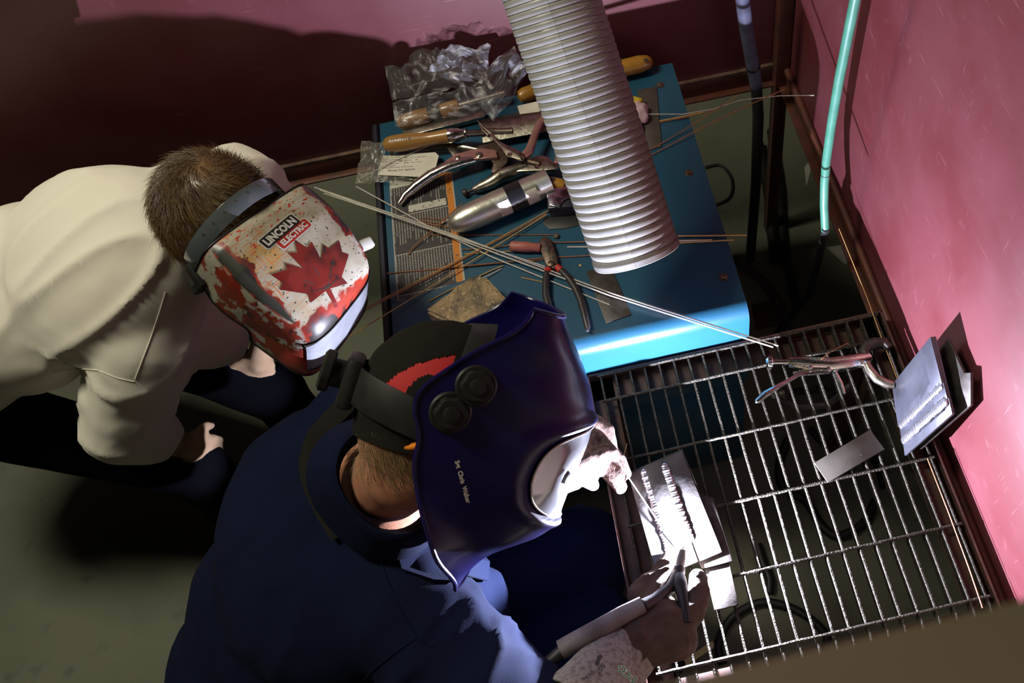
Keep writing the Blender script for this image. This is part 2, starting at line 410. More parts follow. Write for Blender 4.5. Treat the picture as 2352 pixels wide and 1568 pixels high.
# ================================================================== SETTING
UP = V((0, 0, 1))
struct('floor', MB().box((0, 0.3, -0.02), (7, 6, 0.04)), 'floor', 'grey-green concrete floor')
WT = 2.12
struct('wall_back', MB().box((-0.72, 0.80, (WT + 0.68) / 2), (2.66, 0.02, WT - 0.68)), 'wall_red', 'scratched red painted sheet wall behind the machine')
struct('wall_right', MB().box((0.63, -0.03, (WT + 0.68) / 2), (0.02, 1.64, WT - 0.68)), 'wall_red', 'scratched red painted sheet wall right of the grating')
struct('wall_front', MB().box((-0.1, -0.8065, WT / 2 + 0.005), (1.44, 0.03, WT - 0.01)), 'partition')
MBt = MB().box((-0.72, 0.785, 0.668), (2.62, 0.008, 0.05)).box((-0.72, 0.776, 0.645), (2.62, 0.026, 0.006))
struct('trim_1', MBt, 'wall_trim', 'rusty angle iron along the bottom of the back wall', bevel=0.0015)
struct('trim_2', MB().box((-0.72, 0.785, 0.697), (2.62, 0.010, 0.010)), 'trim_bare', 'bare lip above the rusty angle iron')
struct('trim_3', MB().box((0.617, -0.03, 0.668), (0.008, 1.60, 0.05)).box((0.607, -0.03, 0.645), (0.026, 1.60, 0.006)), 'wall_trim', 'rusty angle iron along the bottom of the right wall', bevel=0.0015)
struct('trim_4', MB().tube([(0.612, -0.82, 0.70), (0.612, 0.77, 0.70)], 0.009, 12), 'wall_trim', 'round rail along the foot of the right wall')
struct('trim_5', MB().box((0.60, 0.77, 1.06), (0.035, 0.035, 2.12)), 'wall_trim', 'corner post where the red walls meet', bevel=0.002)

# ================================================================== TABLE
t = thing('welding_table', 'rusty angle iron table frame carrying the steel grating', 'table', MX(V((0.29, -0.29, 0))))
zf = ZG - 0.027
x0, x1, y0, y1 = -0.028, 0.592, -0.640, 0.0045
def angle(a, b, inn):
    a = V(a); b = V(b); d = (b - a).normalized(); inn = V(inn)
    m = MB(); L = (b - a).length; c = (a + b) / 2; r = R3(d, UP)
    m.box(c + inn * 0.0255 - UP * 0.0025, (L, 0.05, 0.005), r)
    m.box(c + inn * 0.0025 + UP * 0.0115, (L, 0.005, 0.028), r)
    return m
for a, b, i in (((x0, y0, zf), (x0, y1, zf), (1, 0, 0)), ((x1, y0, zf), (x1, y1, zf), (-1, 0, 0)),
                ((x0, y1, zf), (x1, y1, zf), (0, -1, 0)), ((x0, y0, zf), (x1, y0, zf), (0, 1, 0))):
    angle(a, b, i).build('frame_rail', 'frame_rust', t, world=True, bevel=0.0012)
for x, y in ((x0, y0), (x0, y1), (x1, y0), (x1, y1)):
    sx = 1 if x < 0.2 else -1; sy = 1 if y < -0.2 else -1
    MB().box((x + sx * 0.0275, y + sy * 0.008, zf / 2), (0.045, 0.006, zf)).box((x + sx * 0.008, y + sy * 0.0275, zf / 2), (0.006, 0.045, zf)).build('leg', 'frame_rust', t, world=True)

BA = 0.0302; RY = [0.004, 0.0609, 0.1904, 0.3199, 0.4494, 0.5789]
t = thing('steel_grating', 'dark speckled steel bar grating lying in the welding table', 'grating', MX(V((0.287, -0.31, ZG - 0.025))))
def bar_me(i):
    m = MB(); x = i * BA; n = 8; r = random.Random(i)
    prof = [(-0.0018, -0.025), (0.0018, -0.025), (0.0026, -0.003), (0.0012, 0), (-0.0012, 0), (-0.0026, -0.003)]
    vs = []
    for k in range(n + 1):
        y = lerp(-0.002, -0.632, k / n); dx = 0 if k in (0, n) else r.uniform(-0.0008, 0.0008); dz = 0 if k in (0, n) else r.uniform(-0.0006, 0.0)
        vs += [V((x + dx + p[0], y, ZG + p[1] + dz)) for p in prof]
    q = len(prof)
    fs = [(k * q + j, k * q + (j + 1) % q, (k + 1) * q + (j + 1) % q, (k + 1) * q + j) for k in range(n) for j in range(q)]
    fs += [tuple(range(q)), tuple(range(n * q, n * q + q))[::-1]]
    return m.add(vs, fs)
for i in range(20):
    bar_me(i).build('bar', 'grate_steel', t, world=True)
for j, y in enumerate(RY):
    r = random.Random(50 + j); L = 19 * BA + 0.012
    pts = [(lerp(-0.006, L - 0.006, k / 40), -y + r.uniform(-0.0005, 0.0005), ZG - 0.0008 + r.uniform(-0.0005, 0.0005)) for k in range(41)]
    MB().tube(pts, [0.0030 + r.uniform(-0.0004, 0.0004) for _ in pts], 7).build('rod', 'grate_steel', t, world=True)

# ================================================================== MACHINE
ZT = 0.85
MXa, MXb, MYa, MYb = -0.383, 0.312, 0.0085, 0.712
t = thing('welding_machine', 'blue steel welding machine cabinet with a rounded front edge', 'machine', MX(V((-0.035, 0.36, 0))))
m = MB(); rr = 0.032; prof = [(MYb, ZT - 0.30), (MYb, ZT - 0.004), (MYb - 0.004, ZT)]
prof += [(MYa + rr - rr * math.sin(a), ZT - rr + rr * math.cos(a)) for a in [math.pi / 2 * k / 10 for k in range(11)]]
prof += [(MYa, ZT - 0.30)]
n = len(prof)
m.add([(MXa, y, z) for y, z in prof] + [(MXb, y, z) for y, z in prof], [(i, i + 1, n + i + 1, n + i) for i in range(n - 1)] + [tuple(range(n)), tuple(range(n, 2 * n))[::-1]])
m.build('top_cover', 'machine_blue', t, world=True, ang=30)
MB().box(((MXa + MXb) / 2, (MYa + MYb) / 2, 0.31), (MXb - MXa - 0.006, MYb - MYa - 0.006, 0.48)).build('cabinet', 'machine_blue', t, world=True, bevel=0.004)
MB().tube([(MXa - 0.0125, MYa + 0.03, ZT - 0.020), (MXa - 0.0125, MYb, ZT - 0.020)], [(0.0115, 0.018)] * 2, 10, flat=V((1, 0, 0))).build('side_rail', 'black_trim', t, world=True, label='black rounded side rail')
for sx in (-1, 1):
    for sy in (-1, 1):
        MB().box((-0.035 + sx * 0.27, 0.36 + sy * 0.27, 0.035), (0.06, 0.06, 0.07)).build('foot', 'rubber', t, world=True, bevel=0.006)
def hexbolt(c, r=0.0085):
    m = MB(); m.lathe([(0, r * 1.5), (0.0012, r * 1.5), (0.0013, r * 1.1)], MX(c, R3(UP, V((1, 0, 0)))), 18)
    m.lathe([(0.0013, r), (0.0055, r), (0.0065, r * 0.75)], MX(c, R3(UP, V((1, 0.3, 0)))), 6); return m
for x, y in ((1582, 398), (1662, 637), (1517, 196)):
    hexbolt(at(x, y, ZT), 0.0062).build('bolt', 'bolt_steel', t, world=True, ang=25)
# warning label (flat print on a thin sheet)
LO = at(894, 418, ZT + 0.0005); LU = V((1, 0, 0)); LW = at(1042, 433, ZT).x - at(897, 465, ZT).x; LVv = V((0, -1, 0)); LH = LO.y - at(912, 692, ZT).y
lm = bpy.data.materials.new('label_print'); lm.use_nodes = True; MATS['label_print'] = lm
lm.node_tree.nodes['Principled BSDF'].inputs['Roughness'].default_value = 0.45
k = NK(lm)
# local x across the label (0..LW), y down the label (0..LH)
col = k.m('FRACT', k.m('DIVIDE', k.x, 0.0057))
strk = k.m('MULTIPLY', k.m('GREATER_THAN', col, 0.42), k.m('LESS_THAN', col, 0.86))
letters = k.ramp(k.noise(900, (1, 0.55, 1), 1), 0.46, 0.52)
cid = k.m('FLOOR', k.m('DIVIDE', k.x, 0.0057))
blk = k.m('FRACT', k.m('DIVIDE', k.y, LH / 3.1))
ends = k.m('FRACT', k.m('MULTIPLY', k.m('SINE', k.m('MULTIPLY_ADD', cid, 12.9898, k.m('FLOOR', k.m('DIVIDE', k.y, LH / 3.1)))), 43758.5))
words = k.m('LESS_THAN', blk, k.m('MULTIPLY_ADD', ends, 0.55, 0.40))
txt = k.m('MULTIPLY', k.m('MULTIPLY', strk, letters), words)
line1 = k.m('LESS_THAN', k.m('ABSOLUTE', k.m('SUBTRACT', blk, 0.99)), 0.010)
panel = k.m('MULTIPLY', k.m('LESS_THAN', k.m('ABSOLUTE', k.m('SUBTRACT', k.y, LH * 0.275)), 0.0095), k.m('MULTIPLY', k.m('GREATER_THAN', k.x, LW * 0.27), k.m('LESS_THAN', k.x, LW * 0.86)))
panel2 = k.m('MULTIPLY', k.m('LESS_THAN', k.m('ABSOLUTE', k.m('SUBTRACT', k.y, LH * 0.035)), 0.0095), k.m('LESS_THAN', k.x, LW * 0.45))
pn = k.m('MAXIMUM', panel, panel2)
c = k.mix(k.m('MULTIPLY', k.m('MAXIMUM', txt, line1), 0.75), (0.030, 0.026, 0.026), (0.42, 0.40, 0.36))
c = k.mix(pn, c, k.mix(k.ramp(k.noise(130, (1, 1, 1), 3), 0.60, 0.66), (0.45, 0.43, 0.38), (0.05, 0.045, 0.04)))
worn = k.ramp(k.noise(60, (1, 1, 1), 4), 0.60, 0.72)
c = k.mix(k.m('MULTIPLY', worn, 0.5), c, (0.05, 0.045, 0.045))
ed = k.m('MAXIMUM', k.m('LESS_THAN', k.m('MULTIPLY_ADD', k.noise(300), 0.004, k.m('MINIMUM', k.x, k.m('SUBTRACT', LW, k.x))), 0.0045), k.m('GREATER_THAN', k.m('MULTIPLY_ADD', k.noise(300), 0.003, k.y), LH - 0.0008))
orange = k.m('GREATER_THAN', k.x, LW * 0.885)
lt = k.ramp(k.noise(420, (0.8, 0.5, 1), 1), 0.56, 0.60)
gap = k.m('MULTIPLY', k.m('LESS_THAN', k.m('ABSOLUTE', k.m('SUBTRACT', k.x, LW * 0.93)), 0.0032), k.m('LESS_THAN', k.m('FRACT', k.m('DIVIDE', k.y, LH * 0.36)), 0.62))
c = k.mix(orange, c, k.mix(k.m('MULTIPLY', lt, gap), (0.50, 0.17, 0.012), (0.06, 0.03, 0.02)))
c = k.mix(ed, c, (0.34, 0.33, 0.29))
k.nt.links.new(c, k.b.inputs['Base Color'])
lt_ = thing('warning_label', 'worn black label of tiny white print with an orange stripe on the machine', 'label', MX(LO, Matrix((LU, LVv, LU.cross(LVv))).transposed()))
MB().prism([V((0, 0, 0)), V((LW, 0, 0)), V((LW * 1.01, LH * 0.95, 0)), V((0.0, LH, 0))], V((0, 0, 0.0006))).build('sheet', 'label_print', lt_, smooth=False)

# ================================================================== DUCT
A0 = dp(1462, 585, 1.60); A1 = dp(1272, 5, 1.46); A2 = dp(1165, -300, 1.42)
t = thing('extraction_hose', 'white ribbed flexible fume extraction hose hanging over the machine', 'hose', MX(A0))
axis = (A1 - A0).normalized(); L = (A2 - A0).length * 1.02; side = axis.orthogonal().normalized(); fr = R3(axis, RC @ V((1, 0, 0)))
Rd = 0.078; pitch = 0.0125
def duct_axis(s):
    u = s / L; return (A0 * (1 - u) ** 2 + (A0 + (A1 - A0) * 0.95) * 2 * u * (1 - u) * 1.0 + A2 * u * u)
def duct(nu=int(L / pitch * 9), nv=56):
    def fn(u, v):
        s = u * L; a = 2 * math.pi * v
        ph = (s / pitch + v) % 1.0
        r = Rd * (1 - 0.02 * u) + 0.0042 * (abs(math.sin(math.pi * ph)) ** 0.3) - 0.0042
        if u < 0.012: r = Rd + 0.001
        c = duct_axis(s)
        return c + fr @ V((0, r * math.cos(a), r * math.sin(a)))
    return MB().grid(fn, nu, nv)
dm = duct()
dmat = MATS['duct']; k = NK(dmat)
base = k.b.inputs['Base Color'].links[0].from_socket
tr_ = TM[t.name]
loc = lambda p: tr_.inverted() @ p
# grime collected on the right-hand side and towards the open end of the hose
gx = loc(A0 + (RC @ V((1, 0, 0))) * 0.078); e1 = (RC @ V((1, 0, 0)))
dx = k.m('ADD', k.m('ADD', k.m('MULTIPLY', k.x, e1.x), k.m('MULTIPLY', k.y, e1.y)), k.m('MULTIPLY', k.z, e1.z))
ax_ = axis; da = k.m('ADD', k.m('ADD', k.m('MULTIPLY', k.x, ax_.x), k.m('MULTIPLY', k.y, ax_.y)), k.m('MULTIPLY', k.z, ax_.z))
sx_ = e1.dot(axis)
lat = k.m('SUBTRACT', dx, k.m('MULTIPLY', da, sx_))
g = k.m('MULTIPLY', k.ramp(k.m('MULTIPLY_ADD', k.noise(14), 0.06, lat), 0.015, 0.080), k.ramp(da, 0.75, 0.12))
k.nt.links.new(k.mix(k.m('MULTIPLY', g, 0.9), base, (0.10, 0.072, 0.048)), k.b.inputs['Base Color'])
dm.build('hose_body', 'duct', t, world=True, ang=80, solid=0.0025)
MB().grid(lambda u, v: duct_axis(-0.001) + fr @ V((0.002 * math.sin(2 * math.pi * u), (Rd + 0.0026 * math.cos(2 * math.pi * u)) * math.cos(2 * math.pi * v), (Rd + 0.0026 * math.cos(2 * math.pi * u)) * math.sin(2 * math.pi * v))), 8, 56).build('end_rim', 'duct', t, world=True)
# ================================================================== ON THE GRATING
Z0 = ZG + 0.0026
def pl(px, z): return [at(x, y, z) for x, y in px]
# --- the coupon being welded, on two steel strips
solo('steel_strip', plate([(1616, 1292), (1673, 1283), (1697, 1389), (1641, 1401)], Z0, 0.006), 'mill_plate', 'grey steel strip jutting out below the plate being welded', 'plate', bevel=0.0008)
solo('steel_strip', plate([(1556, 1120), (1638, 1142), (1683, 1288), (1612, 1306), (1540, 1180)], Z0 + 0.0065, 0.005), 'dark_steel', 'dark steel backing plate showing along the right of the welded plate', 'plate', bevel=0.0008)
zc = Z0 + 0.012
cp = [(1443, 1092), (1566, 1038), (1659, 1269), (1512, 1330)]
c4 = pl(cp, zc)
t = thing('weld_coupon', 'bright aluminium plate with two weld beads under the welding arc', 'plate', MX((c4[0] + c4[2]) / 2 ))
MB().prism(c4, V((0, 0, 0.005))).build('base_plate', 'coupon', t, world=True, bevel=0.0006)
def cq(a, b, z=0.0): # a across (0..1), b down (0..1)
    return lerp(lerp(c4[0], c4[1], a), lerp(c4[3], c4[2], a), b) + V((0, 0, z))
MB().prism([cq(0.30, 0.0, 0.005), cq(0.62, 0.0, 0.005), cq(0.62, 1, 0.005), cq(0.30, 1, 0.005)], V((0, 0, 0.004))).build('lap_strip', 'coupon', t, world=True, bevel=0.0006)
MB().bead(cq(0.27, 0.03, 0.0065), cq(0.27, 0.97, 0.0065), 0.0075, 34, UP).build('weld_bead', 'weld_bead', t, world=True, label='left rippled weld bead')
MB().bead(cq(0.635, 0.06, 0.008), cq(0.625, 0.80, 0.008), 0.0075, 30, UP).build('weld_bead', 'weld_bead', t, world=True, label='right rippled weld bead')
MB().prism([cq(0.05, -0.03, -0.006), cq(1.03, -0.03, -0.006), cq(1.03, 0.5, -0.006), cq(0.05, 0.5, -0.006)], V((0, 0, 0.005))).build('backing_plate', 'mill_plate', t, world=True, bevel=0.0006)
g = thing('welding_arc', 'white hot welding arc at the tip of the torch', 'arc', MX(ARC))
MB().ell(ARC - V((0, 0, .0030)), (0.0016, 0.0016, 0.0012)).build('plasma', 'arc_glow', g, world=True)
# --- loose plate
a = thing('steel_plate', 'dull grey rectangular steel plate lying loose on the grating', 'plate', MX(at(1950, 1048, Z0)))
q = pl([(1870, 1064), (1998, 988), (2031, 1033), (1901, 1109)], Z0)
MB().prism(q, V((0, 0, 0.004))).build('sheet', 'grey_plate', a, world=True, bevel=0.0006)
MB().lathe([(0, 0.003), (0.0004, 0.0028)], MX(at(1980, 1042, Z0 + 0.0041), R3(UP, V((1, 0, 0)))), 12).build('punch_mark', 'dark_steel', a, world=True)
# --- leaning lap-weld coupon
B1 = at(2060, 882, ZG + 0.002); B2 = at(2084, 1046, ZG + 0.002); T1 = atx(2150, 772, 0.575); T2 = atx(2194, 950, 0.575)
hx = ((B2 - B1) + (T2 - T1)).normalized(); up_ = (T1 - B1); up_ = (up_ - hx * up_.dot(hx)).normalized(); nn = hx.cross(up_)
if nn.x > 0: nn = -nn
hx2 = (B2 - B1).length * 0.5 + (T2 - T1).length * 0.5; uh = (T1 - B1).dot(up_); sk = (T1 - B1).dot(hx)
t = thing('lap_weld_coupon', 'blue-grey steel lap coupon with two silvery beads leaning on the right wall', 'plate', MX((B1 + B2) / 2))
def kq(a, b, d=0.0): return lerp(lerp(B1, B2, a), lerp(T1, T2, a), b) + nn * d
def slab(a0, a1, d, th): return MB().prism([kq(a0, 0, d), kq(a1, 0, d), kq(a1, 1, d), kq(a0, 1, d)], nn * th)
slab(0, 1, 0, 0.005).build('base_plate', 'blue_plate', t, world=True, bevel=0.0006)
slab(0, 0.60, 0.005, 0.005).build('top_plate', 'blue_plate', t, world=True, bevel=0.0006)
slab(0.60, 0.80, 0.005, 0.002).build('lap_strip', 'blue_plate', t, world=True, bevel=0.0004)
MB().bead(kq(0.61, 0.03, 0.008), kq(0.61, 0.97, 0.008), 0.0078, 26, nn).build('weld_bead', 'weld_bead', t, world=True)
MB().bead(kq(0.81, 0.03, 0.007), kq(0.81, 0.97, 0.007), 0.0092, 24, nn).build('weld_bead', 'weld_bead', t, world=True)
t = thing('steel_plate', 'dark steel plate leaning behind the coupon with two silvery beads', 'plate', MX(B2 - nn * 0.012))
def bq(a, b, d): return lerp(lerp(B1, B2, a), lerp(T1, T2, a), b) - nn * d + V((0.004, 0, 0))
MB().prism([bq(.04, .05, .016), bq(.96, .05, .016), bq(.96, 1.08, .016), bq(.62, 1.20, .016), bq(.56, 1.10, .016), bq(.04, .98, .016)], -nn * 0.005).build('sheet', 'dark_steel', t, world=True, bevel=0.0006)
# --- locking C-clamp pliers
zc = ZG + 0.018
def pz(x, y, dz=0.0): return at(x, y, zc + dz)
t = thing('locking_pliers', 'chrome locking C-clamp pliers lying on the grating by the right wall', 'pliers', MX(at(1900, 850, ZG)))
MB().tube([pz(1812, 831), pz(1835, 833), pz(1870, 836), pz(1910, 838), pz(1950, 833), pz(1985, 826), pz(1998, 818)], [(0.011, 0.010), (0.014, 0.012), (0.0155, 0.013), (0.0165, 0.013), (0.0165, 0.013), (0.015, 0.012), (0.009, 0.010)], 14).build('upper_handle', 'chrome', t, world=True)
d = (pz(1812, 831) - pz(1762, 832)); f = R3(d, UP)
MB().lathe([(-0.004, 0.008), (0, 0.0125), (0.007, 0.0135), (0.0095, 0.012), (0.010, 0.0062), (0.044, 0.0062)], MX(pz(1764, 832), f), 18).build('adjusting_screw', 'chrome', t, world=True)
kb = MB()
for i in range(18):
    an = 2 * math.pi * i / 18; kb.box(pz(1764, 832) + f @ V((0.004, 0.0132 * math.cos(an), 0.0132 * math.sin(an))), (0.006, 0.0016, 0.0016), f)
kb.build('knurling', 'chrome', t, world=True)
for dz in (-0.006, 0.006):
    MB().tube([pz(1738, 922, dz * .5), pz(1758, 905, dz), pz(1800, 880, dz), pz(1835, 860, dz), pz(1870, 856, dz), pz(1905, 853, dz)], [0.005, 0.007, 0.0045, 0.004, 0.005, 0.005], 8).build('lever_side', 'chrome', t, world=True)
MB().ell(pz(1745, 917), (0.012, 0.006, 0.006), R3(pz(1790, 885) - pz(1745, 917))).build('lever_tip', 'chrome', t, world=True)
MB().tube([pz(1822, 858), pz(1850, 853), pz(1880, 846)], [(0.003, 0.006), (0.004, 0.009), (0.003, 0.006)], 8).build('release_lever', 'tool_steel', t, world=True)
MB().tube([pz(1918, 855, -.004), pz(1932, 880, -.008), pz(1940, 905, -0.012)], [0.0045, 0.004, 0.003], 8).build('link', 'chrome', t, world=True)
MB().tube([pz(1990, 822), pz(1984, 806), pz(1992, 794), pz(2012, 787), pz(2032, 788), pz(2042, 800)], [0.010, 0.012, 0.013, 0.012, 0.011, 0.010], 10).build('fixed_jaw', 'dark_steel', t, world=True)
MB().tube([pz(1990, 832), pz(1997, 850), pz(2015, 870), pz(2038, 882), pz(2054, 884)], [0.008, 0.010, 0.010, 0.010, 0.008], 10).build('moving_jaw', 'tool_steel', t, world=True)
for x, y in ((1905, 850), (1862, 846), (1980, 832)): MB().lathe([(0, 0.004), (0.003, 0.004), (0.0045, 0.002)], MX(pz(x, y, 0.009), R3(UP, V((1, 0, 0)))), 10).build('rivet', 'chrome', t, world=True)
# --- wires on and beside the grating
RODG = {'copper': ('copper_rod', 'thin copper'), 'gold': ('gold_rod', 'golden'), 'steel': ('steel_rod', 'pale steel')}
def rod(px, kind, label, r=0.0012, zs=ZG + 0.004, name='filler_rod', cat='rod', group=None):
    pts = []
    for i, q in enumerate(px):
        z = q[2] if len(q) > 2 else zs; pts.append(at(q[0], q[1], z))
    fin_ = []
    for i in range(len(pts) - 1):
        for k_ in range(4): fin_.append(lerp(pts[i], pts[i + 1], k_ / 4))
    fin_.append(pts[-1])
    return solo(name, MB().tube(fin_, r, 6), RODG[kind][0], label, cat, group)
rod([(1886, 824, ZG + .034), (1912, 805, ZG + .030), (1945, 789, ZG + .022), (1950, 790, ZG + .021)], 'copper', 'short bent copper wire lying across the locking pliers on the grating', 0.0009, name='wire', cat='wire')
rod([(1927, 525, .79), (1990, 680, .775), (2030, 790, .768), (2064, 878, .765)], 'gold', 'golden wire leaning along the foot of the right wall', 0.0010, name='wire', cat='wire')
rod([(2130, 1052, .757), (2180, 1180, .757), (2226, 1305, .758), (2257, 1396, .76)], 'copper', 'long copper filler rod lying along the right edge of the grating', 0.0012)
rod([(1426, 1075, .757), (1432, 1050, .757), (1440, 1018, .757)], 'gold', 'tiny golden wire end beside the gloved left hand', 0.001, name='wire', cat='wire')
# --- stick of soapstone and clutter under the table
solo('marking_stick', MB().box((at(1565, 1528, .006) + at(1640, 1478, .006)) / 2, ((at(1565, 1528, 0) - at(1640, 1478, 0)).length, 0.016, 0.010), R3(at(1640, 1478, 0) - at(1565, 1528, 0))), 'stick', 'pale yellow stick lying on the floor under the grating', 'stick', bevel=0.002)
def cable(px, r, label, m='rubber', name='cable', cat='cable', z=None, smooth_n=8, group=None):
    P = [at(q[0], q[1], q[2] if len(q) > 2 else (z if z is not None else r)) for q in px]; out = []
    for i in range(len(P) - 1):
        p0, p1, p2, p3 = P[max(i - 1, 0)], P[i], P[i + 1], P[min(i + 2, len(P) - 1)]
        for k_ in range(smooth_n):
            s = k_ / smooth_n
            out.append(0.5 * ((2 * p1) + (p2 - p0) * s + (2 * p0 - 5 * p1 + 4 * p2 - p3) * s * s + (3 * p1 - p0 - 3 * p2 + p3) * s ** 3))
    out.append(P[-1])
    return solo(name, MB().tube(out, r, 10), m, label, cat, group)
cable([(1660, 1525), (1650, 1480), (1680, 1420), (1740, 1385), (1800, 1390), (1860, 1420), (1900, 1470), (1860, 1520), (1780, 1530)], 0.011, 'black cable looped on the floor under the lower grating bars')
cable([(1740, 1250), (1752, 1290), (1768, 1330), (1766, 1362)], 0.012, 'black cable running down beside the looped cable under the grating')
cable([(1810, 1010), (1790, 1070), (1800, 1120), (1850, 1150), (1890, 1210), (1930, 1230), (1985, 1200), (2010, 1150)], 0.012, 'black hose curling on the floor under the middle of the grating')
cable([(1860, 985), (1900, 1020), (1960, 1010), (2010, 1060), (2030, 1120)], 0.010, 'black cable on the floor under the loose grey plate')
cable([(1620, 385), (1655, 380), (1680, 410), (1678, 450), (1645, 470), (1610, 470)], 0.005, 'thin black cable making a loop on the floor beside the machine')
cable([(1690, 596), (1730, 625), (1770, 668), (1800, 720), (1815, 765), (1830, 800)], 0.012, 'dusty grey hose running over the floor toward the table', 'cable_grey', 'hose', 'hose')
cable([(1782, 600), (1772, 520), (1765, 440), (1742, 330)], 0.018, 'thick black cable on the floor right of the machine')
cable([(1830, 700), (1800, 560), (1790, 420), (1770, 300)], 0.014, 'black cable on the floor nearest the right wall')
solo('paper_scrap', plate([(1898, 568), (1936, 562), (1952, 592), (1942, 608)], 0.0, 0.001), 'paper', 'pale torn scrap on the floor near the right wall', 'scrap')
solo('paper_scrap', plate([(1848, 383), (1858, 372), (1862, 392), (1852, 428)], 0.0, 0.001), 'paper', 'narrow pale scrap on the floor behind the green hose', 'scrap')
bt = MB()
pts = [(1700, 730), (1768, 752), (1800, 742), (1745, 690)]
solo('base_plate', plate([(1728, 700), (1790, 690), (1800, 742), (1736, 752)], 0.0, 0.012), 'frame_rust', 'rusty square foot plate on the floor behind the grating', 'plate', bevel=0.002)
t = thing('screw_clamp', 'dark screw clamp hanging under the far part of the grating', 'clamp', MX(at(1880, 905, .66)))
za = .655
MB().lathe([(i * 0.0024 + s * 0.0012, 0.0095 if s else 0.0075) for i in range(50) for s in (0, 1)], MX(at(1798, 905, za), R3(at(1960, 880, za) - at(1798, 905, za), UP)), 14).build('screw', 'dark_steel', t, world=True)
MB().lathe([(0, .012), (.012, .016), (.02, .012)], MX(at(1788, 907, za), R3(at(1960, 880, za) - at(1798, 905, za), UP)), 12).build('swivel_pad', 'dark_steel', t, world=True)
MB().tube([at(1780, 906, .724), at(1778, 908, .69), at(1780, 910, .66), at(1830, 935, .63), at(1900, 930, .63), at(1955, 884, .655)], 0.009, 8).build('frame', 'dark_steel', t, world=True)

# ================================================================== ON THE MACHINE TOP
ZM = ZT
def pm(x, y, h=0.0): return at(x, y, ZM + h)
def mrod(px, kind, label, r=0.0012, h=0.002): return rod([(q[0], q[1], ZM + (q[2] if len(q) > 2 else h)) for q in px], kind, label, r, group='filler rods scattered on the machine')
mrod([(722, 430, .020), (1060, 545, .012), (1400, 672, .010), (1788, 794, .012)], 'steel', 'longest pale filler rod slanting from the red helmet over the grating', 0.0015)
mrod([(735, 436, .020), (1060, 552, .014), (1400, 678, .012), (1776, 797, .011)], 'steel', 'second pale filler rod lying against the longest one', 0.0015, )
mrod([(818, 428, .010), (985, 520, .008), (1130, 590, .008), (1400, 700, .003)], 'steel', 'pale filler rod ending on the bare steel plate', 0.0014)
mrod([(744, 444, .018), (1050, 545, .016), (1252, 612, .016)], 'steel', 'pale filler rod ending under the black-handled cutters', 0.0013)
mrod([(800, 728, .012), (1020, 614, .007), (1150, 545, .006), (1262, 482, .004)], 'gold', 'golden filler rod slanting up to the dark bracket', 0.0014)
mrod([(806, 730, .012), (1022, 617, .010), (1150, 549, .009), (1256, 490, .007)], 'copper', 'copper filler rod close beside the golden one', 0.0012)
mrod([(798, 775, .012), (1000, 652, .008), (1120, 577, .008), (1256, 492, .010)], 'gold', 'pale golden filler rod below the crossing pair', 0.0013)
mrod([(888, 628), (1100, 609), (1248, 592), (1468, 581, .004)], 'copper', 'long copper rod lying level across the label and machine', 0.0012)
mrod([(1000, 617, .006), (1180, 600, .006), (1248, 597)], 'copper', 'shorter copper rod on the level one', 0.0011)
mrod([(978, 540), (1272, 539)], 'copper', 'straight copper rod pointing at the loose hex nut', 0.0010)
mrod([(938, 584, .003), (950, 566, .006), (985, 535, .010), (1062, 467, .010)], 'copper', 'bent copper wire beside the metal cylinder', 0.0012)
mrod([(970, 500, .002), (1020, 505, .003)], 'copper', 'upper copper rod end left of the cylinder nose', 0.0010)
mrod([(962, 506, .002), (1018, 514, .003)], 'copper', 'middle copper rod end left of the cylinder nose', 0.0012)
mrod([(968, 512, .002), (1030, 522, .003)], 'copper', 'lowest copper rod end left of the cylinder nose', 0.0011)
mrod([(1015, 512, .004), (1040, 500, .006)], 'steel', 'short silver rod end at the cylinder nose', 0.0018)
mrod([(1060, 573), (1120, 570, .004), (1178, 561, .006)], 'copper', 'rod entering the pink ceramic cup from the left', 0.0011)
mrod([(1066, 583), (1170, 577, .003), (1240, 570, .003)], 'gold', 'lower rod under the pink ceramic cup', 0.0012)
mrod([(1240, 557, .004), (1500, 552, .004)], 'copper', 'copper rod running from the cup behind the ribbed hose', 0.0012)
mrod([(1303, 567), (1500, 566)], 'steel', 'short pale rod ending by the cutters', 0.0016)
mrod([(1555, 542, .004), (1716, 540, .004)], 'gold', 'upper golden rod poking out right of the ribbed hose', 0.0016)
mrod([(1555, 553, .004), (1636, 551, .004)], 'steel', 'white rod between the golden rods right of the hose', 0.0018)
mrod([(1555, 558, .002), (1686, 551, .006)], 'gold', 'lower golden rod poking out right of the ribbed hose', 0.0015)
mrod([(985, 692), (1030, 668), (1130, 620, .003), (1156, 610)], 'gold', 'golden rod tip under the gritty block', 0.0012)
mrod([(1090, 648, .010), (1152, 617)], 'steel', 'short steel wire by the gritty block corner', 0.0010)
mrod([(1197, 637), (1250, 648), (1262, 650)], 'gold', 'thin scrap rod left of the cutters grip', 0.0012)
mrod([(1488, 262, .012), (1570, 262, .012), (1640, 250, .014), (1700, 230, .02), (1790, 220, .03), (1870, 219, .04)], 'steel', 'long thin wire sticking out to the right wall', 0.0010)
mrod([(1515, 278), (1560, 269, .006), (1615, 258, .01)], 'gold', 'pale rod end on the back right of the machine', 0.0016)
mrod([(1516, 281), (1580, 268, .006), (1640, 254, .01)], 'copper', 'dull rod under the pale rod end at the back right', 0.0010)
mrod([(1490, 346), (1560, 305, .006), (1640, 255, .02), (1697, 218, .03)], 'copper', 'upper thin copper wire past the back right edge', 0.0009)
mrod([(1492, 358), (1600, 300, .010), (1700, 250, .025), (1802, 205, .04)], 'copper', 'lower thin copper wire reaching toward the wall corner', 0.0011)
